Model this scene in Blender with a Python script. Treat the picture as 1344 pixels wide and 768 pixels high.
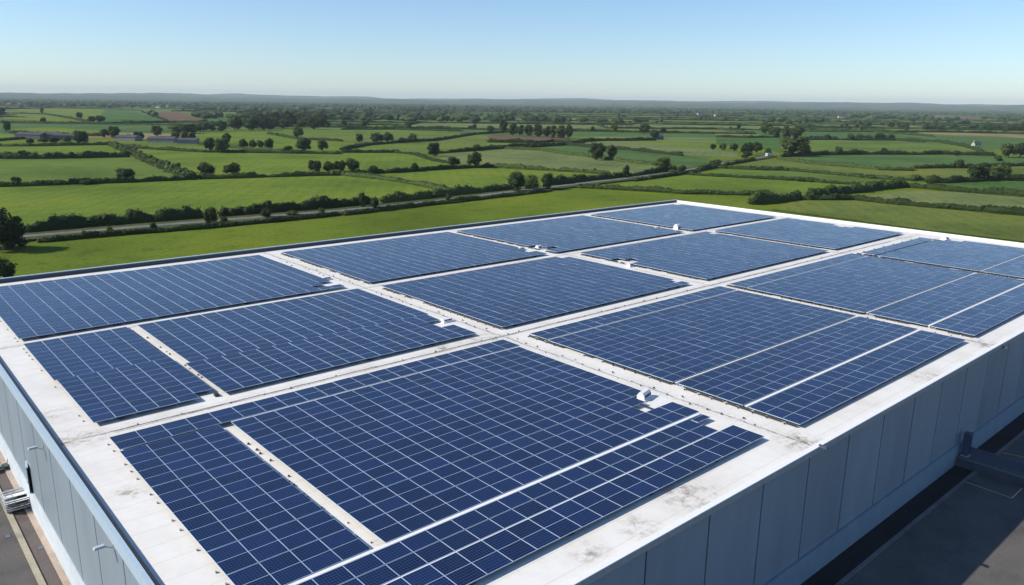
import bpy, math, random
import numpy as np
from mathutils import Matrix, Vector
from mathutils import noise as mnoise

S = bpy.context.scene
for o in list(bpy.data.objects):
    bpy.data.objects.remove(o)
RND = random.Random(7)

# ------------------------------------------------------------------ camera
CAM_Z = 29.5
va = np.array([1178.0, -234.0]); vb = np.array([-920.0, -262.0])
FPX = math.sqrt(-(va @ vb))
ax = np.array([va[0], va[1], FPX]); bx_ = np.array([vb[0], vb[1], FPX])
ax /= np.linalg.norm(ax); bx_ /= np.linalg.norm(bx_)
az = np.cross(ax, bx_)
if az[1] > 0: az = -az
RW = np.stack([ax, bx_, az])                  # camera (right, down, forward) -> world
cam_d = bpy.data.cameras.new('camera'); cam = bpy.data.objects.new('camera', cam_d)
S.collection.objects.link(cam); S.camera = cam
cam_d.sensor_width = 36; cam_d.lens = FPX / 1344 * 36
cam_d.clip_start = 0.5; cam_d.clip_end = 80000
M = Matrix.Identity(4)
for i in range(3):
    M[i][0] = RW[i, 0]; M[i][1] = -RW[i, 1]; M[i][2] = -RW[i, 2]
M[2][3] = CAM_Z
cam.matrix_world = M

# ------------------------------------------------------------------ light
SUN = Vector((1.15, -0.73, -1.0)).normalized()       # travel direction
EL = math.asin(-SUN.z); AZ = math.atan2(-SUN.x, -SUN.y)
w = bpy.data.worlds.new('World'); S.world = w; w.use_nodes = True
nt = w.node_tree; nt.nodes.clear()
sky = nt.nodes.new('ShaderNodeTexSky'); sky.sky_type = 'NISHITA'; sky.sun_disc = False
sky.sun_elevation = EL; sky.sun_rotation = AZ
sky.altitude = 100; sky.air_density = 0.95; sky.dust_density = 0.2; sky.ozone_density = 5.5
bg = nt.nodes.new('ShaderNodeBackground'); bg.inputs[1].default_value = 0.138
ow = nt.nodes.new('ShaderNodeOutputWorld')
nt.links.new(sky.outputs[0], bg.inputs[0]); nt.links.new(bg.outputs[0], ow.inputs[0])
sd = bpy.data.lights.new('sun', 'SUN'); sd.energy = 4.9; sd.angle = math.radians(0.5); sd.color = (1.0, 0.93, 0.80)
so = bpy.data.objects.new('sun', sd); S.collection.objects.link(so)
so.rotation_euler = SUN.to_track_quat('-Z', 'Y').to_euler(); so.location = (-60, 60, 120)
S.view_settings.view_transform = 'Standard'; S.view_settings.look = 'None'
S.view_settings.exposure = 0.15; S.view_settings.gamma = 1.0
S.view_settings.use_curve_mapping = False
S.render.engine = 'CYCLES'

# ------------------------------------------------------------------ helpers
def ray(x, y):
    return RW @ np.array([x - 672.0, y - 384.0, FPX])
def at(x, y, z=0.0):
    """ground point where a sight line meets height z"""
    d = ray(x, y); t = (z - CAM_Z) / d[2]
    return Vector((d[0] * t, d[1] * t, z))
def on_y(x, y, Y):
    d = ray(x, y); t = Y / d[1]; return Vector((d[0] * t, Y, CAM_Z + d[2] * t))
def on_x(x, y, X):
    d = ray(x, y); t = X / d[0]; return Vector((X, d[1] * t, CAM_Z + d[2] * t))
CR = {1: (0, 100, 2.844), 2: (448, 100, 2.844), 3: (896, 100, 2.844), 'z1': (0, 270, 7.68), 'z2': (120, 190, 6.109),
      'z3': (1200, 180, 8.535), 'z6': (640, 160, 6.109), 'z7': (180, 140, 5.169), 'z8': (940, 150, 5.169),
      'L': (0, 115, 4.48), 'R': (1044, 115, 4.48)}
def px(c, x, y):
    o = CR[c]; return (o[0] + x / o[2], o[1] + y / o[2])
def g(c, x, y, z=0.0):
    return at(*px(c, x, y), z)
def fwd_dist(p):
    return p[0] * RW[0, 2] + p[1] * RW[1, 2] + (p[2] - CAM_Z) * RW[2, 2]

def tag(o, label=None, cat=None, group=None, kind=None):
    if label: o['label'] = label
    if cat: o['category'] = cat
    if group: o['group'] = group
    if kind: o['kind'] = kind
    return o
def link(name, me, parent=None, loc=None):
    o = bpy.data.objects.new(name, me); S.collection.objects.link(o)
    if parent: o.parent = parent
    if loc is not None: o.location = loc
    return o
def empty(name, loc, rz=0.0):
    o = bpy.data.objects.new(name, None); S.collection.objects.link(o)
    o.location = loc; o.rotation_euler = (0, 0, rz); o.empty_display_size = 0.3
    return o

class MB:
    """mesh builder with several materials"""
    def __init__(s): s.v = []; s.f = []; s.m = []; s.uv = []; s.mats = []
    def mi(s, mat):
        if mat not in s.mats: s.mats.append(mat)
        return s.mats.index(mat)
    def face(s, pts, mat, uv=None):
        b = len(s.v); s.v.extend([tuple(p) for p in pts]); n = len(pts)
        s.f.append(tuple(range(b, b + n))); s.m.append(s.mi(mat))
        s.uv.append(uv if uv else [(0, 0)] * n)
    def box(s, x0, x1, y0, y1, z0, z1, mat, bottom=True):
        c = [(x0, y0, z0), (x1, y0, z0), (x1, y1, z0), (x0, y1, z0), (x0, y0, z1), (x1, y0, z1), (x1, y1, z1), (x0, y1, z1)]
        fs = [(4, 5, 6, 7), (0, 1, 5, 4), (1, 2, 6, 5), (2, 3, 7, 6), (3, 0, 4, 7)] + ([(3, 2, 1, 0)] if bottom else [])
        b = len(s.v); s.v.extend(c)
        for q in fs:
            s.f.append(tuple(b + i for i in q)); s.m.append(s.mi(mat)); s.uv.append([(0, 0), (1, 0), (1, 1), (0, 1)])
    def bar(s, p, q, r, mat, n=6, r2=None):
        p = Vector(p); q = Vector(q); d = (q - p).normalized(); r2 = r if r2 is None else r2
        u = d.orthogonal().normalized(); v = d.cross(u)
        b = len(s.v)
        for c, rr in ((p, r), (q, r2)):
            for i in range(n):
                a = 2 * math.pi * i / n; s.v.append(tuple(c + (u * math.cos(a) + v * math.sin(a)) * rr))
        for i in range(n):
            j = (i + 1) % n
            s.f.append((b + i, b + j, b + n + j, b + n + i)); s.m.append(s.mi(mat)); s.uv.append([(0, 0)] * 4)
        s.f.append(tuple(b + i for i in reversed(range(n)))); s.m.append(s.mi(mat)); s.uv.append([(0, 0)] * n)
        s.f.append(tuple(b + n + i for i in range(n))); s.m.append(s.mi(mat)); s.uv.append([(0, 0)] * n)
    def mesh(s, name, smooth=False):
        me = bpy.data.meshes.new(name); me.from_pydata(s.v, [], s.f)
        for m in s.mats: me.materials.append(m)
        me.polygons.foreach_set('material_index', s.m)
        uvl = me.uv_layers.new(name='UVMap')
        flat = [c for u in s.uv for p in u for c in p]
        uvl.data.foreach_set('uv', flat)
        if smooth: me.polygons.foreach_set('use_smooth', [True] * len(s.f))
        me.update(); return me
    def build(s, name, parent=None, loc=None, smooth=False):
        return link(name, s.mesh(name, smooth), parent, loc)
def np_mesh(name, V, F, mats, mi=None):
    me = bpy.data.meshes.new(name); me.from_pydata([tuple(v) for v in V], [], [tuple(f) for f in F])
    for m in mats: me.materials.append(m)
    if mi is not None: me.polygons.foreach_set('material_index', mi)
    me.update(); return me

# ------------------------------------------------------------------ materials
class NT:
    def __init__(s, name):
        s.mat = bpy.data.materials.new(name); s.mat.use_nodes = True
        s.t = s.mat.node_tree; s.t.nodes.clear()
        s.out = s.n('ShaderNodeOutputMaterial'); s.p = s.n('ShaderNodeBsdfPrincipled')
        s.l(s.p.outputs[0], s.out.inputs[0])
    def n(s, t, **k):
        x = s.t.nodes.new(t)
        for a, b in k.items(): setattr(x, a, b)
        return x
    def l(s, a, b): s.t.links.new(a, b)
    def set(s, **k):
        for a, b in k.items():
            s.p.inputs[{'rough': 'Roughness', 'spec': 'Specular IOR Level', 'metal': 'Metallic', 'col': 'Base Color', 'ior': 'IOR'}[a]].default_value = b
    def pos(s, scale=(1, 1, 1), rot=0.0, obj=False):
        if obj: src = s.n('ShaderNodeTexCoord').outputs['Object']
        else: src = s.n('ShaderNodeNewGeometry').outputs['Position']
        mp = s.n('ShaderNodeMapping'); mp.inputs['Scale'].default_value = scale; mp.inputs['Rotation'].default_value = (0, 0, rot)
        s.l(src, mp.inputs[0]); return mp.outputs[0]
    def noise(s, vec, scale, detail=4, rough=.6):
        x = s.n('ShaderNodeTexNoise'); x.inputs['Scale'].default_value = scale; x.inputs['Detail'].default_value = detail
        x.inputs['Roughness'].default_value = rough; s.l(vec, x.inputs['Vector']); return x.outputs[0]
    def ramp(s, fac, stops):
        r = s.n('ShaderNodeValToRGB'); el = r.color_ramp.elements
        while len(el) < len(stops): el.new(0.5)
        for e, (p, c) in zip(el, stops):
            e.position = p; e.color = (*c, 1) if len(c) == 3 else c
        s.l(fac, r.inputs[0]); return r.outputs[0]
    def mix(s, fac, a, b, mode='MIX'):
        m = s.n('ShaderNodeMix', data_type='RGBA', blend_type=mode)
        for sock, v in ((m.inputs['Factor'], fac), (m.inputs['A'], a), (m.inputs['B'], b)):
            if isinstance(v, (int, float)): sock.default_value = v
            elif isinstance(v, tuple): sock.default_value = (*v, 1) if len(v) == 3 else v
            else: s.l(v, sock)
        return m.outputs['Result']
    def math(s, op, a, b=0.0, c=0.0, clamp=False):
        m = s.n('ShaderNodeMath', operation=op, use_clamp=clamp)
        for i, v in enumerate((a, b, c)):
            if isinstance(v, (int, float)): m.inputs[i].default_value = v
            else: s.l(v, m.inputs[i])
        return m.outputs[0]
    def bump(s, h, strength=.3, dist=.05):
        b = s.n('ShaderNodeBump'); b.inputs['Strength'].default_value = strength; b.inputs['Distance'].default_value = dist
        s.l(h, b.inputs['Height']); s.l(b.outputs[0], s.p.inputs['Normal'])
    def col(s, sock): s.l(sock, s.p.inputs['Base Color'])
def mul(c, k): return tuple(min(1, x * k) for x in c)

def plain(name, col, rough=.6, metal=0.0, var=.12, scale=3.0, spec=.4):
    k = NT(name); k.set(rough=rough, metal=metal, spec=spec)
    n = k.noise(k.pos(obj=True), scale)
    k.col(k.ramp(n, [(.3, mul(col, 1 - var)), (.7, mul(col, 1 + var))])); return k.mat

def grass(name, col, stripe=None, warm=.5):
    k = NT(name); k.set(rough=.95, spec=.05)
    p = k.pos()
    a = k.noise(p, .022, 3, .55); b = k.noise(p, .16, 5, .7); c = k.noise(p, 1.1, 4, .7)
    yel = (col[0] * 1.35, col[1] * 1.08, col[2] * 1.0)
    drk = mul(col, .72)
    r1 = k.ramp(a, [(.32, drk), (.52, col), (.72, yel)])
    r2 = k.ramp(b, [(.28, (.55, .62, .55)), (.46, (.95, .96, .95)), (.62, (1.0, 1.0, 1.0)), (.75, (1.25, 1.15, .95))])
    m = k.mix(1.0, r1, r2, 'MULTIPLY')
    r3 = k.ramp(c, [(.28, (.5, .56, .48)), (.5, (1, 1, 1)), (.75, (1.2, 1.15, 1.0))])
    m = k.mix(.95, m, r3, 'MULTIPLY')
    if stripe is not None:
        q = k.pos((1, 1, 1), stripe)
        wv = k.n('ShaderNodeTexWave'); wv.inputs['Scale'].default_value = .07; wv.inputs['Distortion'].default_value = .6; wv.inputs['Detail'].default_value = 2
        wv.inputs['Detail Scale'].default_value = .4
        k.l(q, wv.inputs['Vector'])
        m = k.mix(.3, m, k.ramp(wv.outputs[0], [(.2, (.74, .82, .76)), (.8, (1.05, 1.03, 1))]), 'MULTIPLY')
    k.col(m); k.bump(c, .5, .25); return k.mat

LIME = grass('grass lime', (.124, .174, .018), None)
LIME2 = grass('grass bright', (.136, .196, .026), .6)
MID = grass('grass mid', (.120, .178, .034), 1.9)
DEEP = grass('grass deep', (.080, .145, .042), .3)
EMER = grass('grass emerald', (.068, .138, .032), 1.2)
PALE = grass('grass pale', (.150, .188, .066), 1.0)
OLIVE = grass('grass olive', (.132, .170, .038), .9)
BROWN = grass('ploughed soil', (.150, .100, .062), .4)
STRAW = grass('cut straw', (.26, .205, .11), .2)

def foliage(name, c0, c1, c2):
    k = NT(name); k.set(rough=.75, spec=.15)
    gm = k.n('ShaderNodeNewGeometry')
    oi = k.n('ShaderNodeObjectInfo')
    r = k.ramp(gm.outputs['Random Per Island'], [(.05, c0), (.55, c1), (.98, c2)])
    v = k.math('MULTIPLY_ADD', oi.outputs['Random'], .5, .75)
    hsv = k.n('ShaderNodeHueSaturation'); k.l(v, hsv.inputs['Value']); k.l(r, hsv.inputs['Color'])
    k.col(hsv.outputs[0])
    tr = k.n('ShaderNodeBsdfTranslucent'); k.l(hsv.outputs[0], tr.inputs[0])
    mx = k.n('ShaderNodeMixShader'); mx.inputs[0].default_value = .18
    k.l(k.p.outputs[0], mx.inputs[1]); k.l(tr.outputs[0], mx.inputs[2]); k.l(mx.outputs[0], k.out.inputs[0])
    return k.mat
LEAF = foliage('foliage dark', (.018, .034, .010), (.036, .062, .016), (.072, .108, .028))
LEAFH = foliage('foliage hedge', (.017, .030, .010), (.036, .060, .014), (.078, .108, .026))
LEAFB = foliage('foliage light', (.032, .054, .014), (.066, .098, .024), (.11, .14, .04))
BARK = plain('bark', (.11, .085, .06), .9)
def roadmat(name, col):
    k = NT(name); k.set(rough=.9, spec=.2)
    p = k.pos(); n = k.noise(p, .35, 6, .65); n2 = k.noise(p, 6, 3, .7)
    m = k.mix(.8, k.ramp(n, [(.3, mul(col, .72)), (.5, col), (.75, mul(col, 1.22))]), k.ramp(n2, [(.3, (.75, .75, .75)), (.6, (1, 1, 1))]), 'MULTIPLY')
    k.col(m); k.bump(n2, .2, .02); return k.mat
ROAD = roadmat('road asphalt', (.17, .165, .16))
YARD = roadmat('yard asphalt', (.118, .110, .104))
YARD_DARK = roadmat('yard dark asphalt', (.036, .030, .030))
YARD_BROWN = roadmat('service lane asphalt', (.135, .112, .105))
CONC = roadmat('pink concrete strip', (.46, .37, .30))
KERB = roadmat('kerb stone', (.40, .36, .27))
KERB_GREY = roadmat('grey kerb stone', (.17, .165, .165))
PATHM = roadmat('concrete path', (.085, .095, .115))
PAINT = plain('worn yellow paint', (.52, .42, .2), .7)

def roof_material():
    k = NT('white roof membrane'); k.set(rough=.55, spec=.3)
    geo = k.n('ShaderNodeNewGeometry'); sep = k.n('ShaderNodeSeparateXYZ'); k.l(geo.outputs['Position'], sep.inputs[0])
    X, Y = sep.outputs[0], sep.outputs[1]
    p = k.pos(); big = k.noise(p, .25, 5, .6); med = k.noise(p, 1.3, 6, .7); fine = k.noise(p, 7, 4, .7)
    base = k.ramp(big, [(.25, (.70, .665, .61)), (.5, (.785, .755, .705)), (.75, (.825, .80, .76))])
    base = k.mix(.5, base, k.ramp(med, [(.3, (.86, .85, .82)), (.55, (1, 1, 1))]), 'MULTIPLY')
    # welded sheet laps
    def line(coord, pos, wid, soft):
        d = k.math('ABSOLUTE', k.math('SUBTRACT', coord, pos))
        return k.math('SUBTRACT', 1.0, k.math('DIVIDE', k.math('SUBTRACT', d, wid, 0, True), soft, 0, True), 0, True)
    fr = k.math('FRACT', k.math('DIVIDE', Y, 1.55)); lap = line(fr, .5, .012, .02)
    base = k.mix(k.math('MULTIPLY', lap, .24), base, (.4, .39, .37))
    jig = k.math('MULTIPLY_ADD', k.noise(p, .5, 4, .6), .7, -.35)
    tot = None
    for coord, pos in ((Y, 49.85), (X, 43.05), (X, 74.9), (Y, 73.2), (X, 107)):
        cc = k.math('ADD', coord, jig)
        thin = line(cc, pos, .03, .07); wide = line(cc, pos, .1, .9)
        d = k.math('ADD', k.math('MULTIPLY', thin, k.ramp(med, [(.38, (.3, .3, .3)), (.6, (1, 1, 1))])),
                   k.math('MULTIPLY', wide, k.ramp(fine, [(.42, (0, 0, 0)), (.75, (.45, .45, .45))])))
        tot = d if tot is None else k.math('MAXIMUM', tot, d)
    base = k.mix(k.math('MULTIPLY', tot, .95, 0, True), base, (.19, .14, .095))
    # rust and silt marks near outlets
    def blot(x, y, r, amt):
        dx = k.math('SUBTRACT', X, x); dy = k.math('SUBTRACT', Y, y)
        d = k.math('SQRT', k.math('ADD', k.math('MULTIPLY', dx, dx), k.math('MULTIPLY', dy, dy)))
        f = k.math('SUBTRACT', 1.0, k.math('DIVIDE', d, r), 0, True)
        return k.math('MULTIPLY', k.math('MULTIPLY', f, amt), k.ramp(med, [(.45, (0, 0, 0)), (.64, (1, 1, 1))]))
    bl = None
    for a in ((43, 21.2, 2.0, 1.6), (32, 21.6, 2.6, 1.3), (27.5, 21.3, 1.5, 1.2), (9, 50, 2.4, 1.1), (8.8, 55, 2.2, .8), (62, 21.2, 3, .8), (75, 21, 2, 1.4), (9.5, 41, 1.2, 1.2),
              (41, 50.3, 3.0, 1.2), (37, 50.5, 1.2, 1.5), (16.5, 28.2, .8, 1.6), (128, 50, 3, .8), (24, 21.4, 1.4, 1)):
        b = blot(*a); bl = b if bl is None else k.math('MAXIMUM', bl, b)
    base = k.mix(k.math('MULTIPLY', bl, .8, 0, True), base, (.21, .155, .10))
    k.col(base); k.bump(med, .25, .03); return k.mat
ROOF = roof_material()
PATCH = plain('clean roof patch', (.79, .77, .73), .5, var=.04)
COPE = plain('pale blue coping', (.40, .50, .59), .45, var=.05)
COPEW = plain('white coping', (.80, .80, .79), .5, var=.04)

def cladding(name, col):
    k = NT(name); k.set(rough=.42, spec=.4)
    p = k.pos(); sep = k.n('ShaderNodeSeparateXYZ'); k.l(p, sep.inputs[0])
    u = k.math('ADD', sep.outputs[0], sep.outputs[1])
    rib = k.math('ABSOLUTE', k.math('SUBTRACT', k.math('FRACT', k.math('MULTIPLY', u, 3.2)), .5))
    n = k.noise(k.pos((.5, .5, .12)), .8, 5, .6); n2 = k.noise(k.pos((2, 2, .15)), 1.5, 4, .6)
    c = k.mix(.6, k.ramp(n, [(.3, mul(col, .9)), (.7, mul(col, 1.06))]), k.ramp(n2, [(.25, (.93, .93, .93)), (.55, (1, 1, 1))]), 'MULTIPLY')
    pid = k.math('FLOOR', k.math('DIVIDE', u, 5.2))
    wn = k.n('ShaderNodeTexWhiteNoise', noise_dimensions='1D'); k.l(pid, wn.inputs['W'])
    c = k.mix(1.0, c, k.ramp(wn.outputs[0], [(0, (.91, .91, .91)), (1, (1.05, 1.05, 1.05))]), 'MULTIPLY')
    c = k.mix(k.math('MULTIPLY', k.math('GREATER_THAN', rib, .42), .16), c, mul(col, .45))
    zs = k.math('DIVIDE', k.math('SUBTRACT', sep.outputs[2], 7.6), 1.6, 0, True)
    st = k.math('MULTIPLY', zs, k.ramp(k.noise(k.pos((2.5, 2.5, .12)), 1.2, 3, .6), [(.55, (0, 0, 0)), (.75, (.18, .18, .18))]))
    c = k.mix(st, c, (.10, .10, .09))
    k.col(c); k.bump(k.math('GREATER_THAN', rib, .42), .35, .02); return k.mat
CLAD = cladding('grey blue cladding', (.250, .305, .355))
JOINT = plain('dark joint', (.045, .055, .07), .6)
PLINTHB = plain('blue grey right plinth', (.20, .27, .33), .7, scale=.7, var=.1)  # darker, bluer tone for the right wall's plinth only
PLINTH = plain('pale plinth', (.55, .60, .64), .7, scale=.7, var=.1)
DARK = plain('dark metal', (.035, .037, .042), .5, .2)
STEEL = plain('galvanised steel', (.5, .51, .52), .4, .6)
WHITEM = plain('white enamel', (.78, .78, .77), .35, var=.05)
GREYM = plain('grey enamel', (.33, .34, .35), .5)
GREENM = plain('dark green door paint', (.045, .075, .065), .4)
LAMPG = plain('lamp grey enamel', (.42, .46, .50), .4)
LAMPD = plain('shade-darkened lamp enamel', (.06, .08, .13), .5)  # right wall's shade put into the lamp colour; the cabinet reuses it
ALU = plain('panel frame aluminium', (.42, .52, .68), .5, 0.0, var=.04)

def panel_glass():
    k = NT('photovoltaic glass'); k.set(rough=.12, spec=.27, ior=1.45)
    uv = k.n('ShaderNodeUVMap'); sep = k.n('ShaderNodeSeparateXYZ'); k.l(uv.outputs[0], sep.inputs[0])
    def grid(sock, n, wdt):
        f = k.math('FRACT', k.math('MULTIPLY', sock, n)); d = k.math('ABSOLUTE', k.math('SUBTRACT', f, .5))
        return k.math('GREATER_THAN', d, .5 - wdt)
    a = grid(sep.outputs[0], 10, .045); b = grid(sep.outputs[1], 6, .05)
    bus = grid(sep.outputs[1], 30, .07)
    gm = k.n('ShaderNodeNewGeometry'); oi = k.n('ShaderNodeObjectInfo')
    rnd = k.math('FRACT', k.math('ADD', gm.outputs['Random Per Island'], oi.outputs['Random']))
    cell = k.ramp(rnd, [(0, (.0028, .0115, .046)), (.5, (.0038, .0150, .060)), (1, (.0055, .020, .078))])
    p = k.pos(); n = k.noise(p, .9, 5, .65)
    cell = k.mix(.6, cell, k.ramp(n, [(.3, (.75, .78, .82)), (.65, (1.1, 1.1, 1.08))]), 'MULTIPLY')
    c = k.mix(k.math('MULTIPLY', bus, .22), cell, (.03, .05, .13))
    c = k.mix(k.math('MULTIPLY', k.math('MAXIMUM', a, b), .8), c, (.07, .10, .19))
    k.col(c)
    dirt = k.noise(p, .35, 4, .6)
    k.l(k.math('MULTIPLY_ADD', dirt, .22, .06), k.p.inputs['Roughness'])
    return k.mat
GLASS = panel_glass()

# ------------------------------------------------------------------ ground, fields, roads
def struct(name, me):
    o = link(name, me); o['kind'] = 'structure'; return o
def sheet(name, pts, mat, z):
    m = MB(); m.face([(p[0], p[1], z) for p in pts], mat)
    return struct(name, m.mesh(name))
G = 30000
mb = MB(); mb.face([(-G, -G, 0), (G, -G, 0), (G, G, 0), (-G, G, 0)], LIME); struct('ground', mb.mesh('ground'))

VAZ = math.atan2(RW[1, 2], RW[0, 2])
FW = Vector((math.cos(VAZ), math.sin(VAZ), 0)); RT = Vector((math.sin(VAZ), -math.cos(VAZ), 0))
def loc2(d, s): return FW * d + RT * s

# far patchwork of fields
far_edges = []
def far_fields():
    r = random.Random(31); m = MB()
    ds = [560]; 
    while ds[-1] < 9000: ds.append(ds[-1] + 62 + .062 * ds[-1] * r.uniform(.7, 1.4))
    def wob(k, s): return 26 * (ds[k] / 800) ** .6 * mnoise.noise(Vector((s * .0016, k * 3.7, 1.3))) * 2
    pal = [(DEEP, 6), (MID, 6), (PALE, 4), (LIME2, 3), (OLIVE, 3), (STRAW, 1.1), (BROWN, .9), (EMER, 2)]
    tot = sum(q for _, q in pal)
    for k in range(len(ds) - 1):
        s = -ds[k] * .95; lim = ds[k] * .95
        while s < lim:
            wdt = r.uniform(90, 300) * (1 + ds[k] / 3000)
            s2 = s + wdt; sh = r.uniform(-60, 60)
            n = 5; lo = []; hi = []
            for i in range(n + 1):
                t = s + (s2 - s) * i / n
                lo.append(loc2(ds[k] + wob(k, t), t)); hi.append(loc2(ds[k + 1] + wob(k + 1, t), t))
            x = r.uniform(0, tot)
            for mt, q in pal:
                x -= q
                if x <= 0: break
            for i in range(n):
                m.face([(*lo[i][:2], .03), (*lo[i + 1][:2], .03), (*hi[i + 1][:2], .03), (*hi[i][:2], .03)], mt)
            far_edges.append((ds[k], lo)); far_edges.append((ds[k], [lo[-1], hi[-1]]))
            s = s2
    struct('farmland', m.mesh('farmland'))
far_fields()

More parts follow.
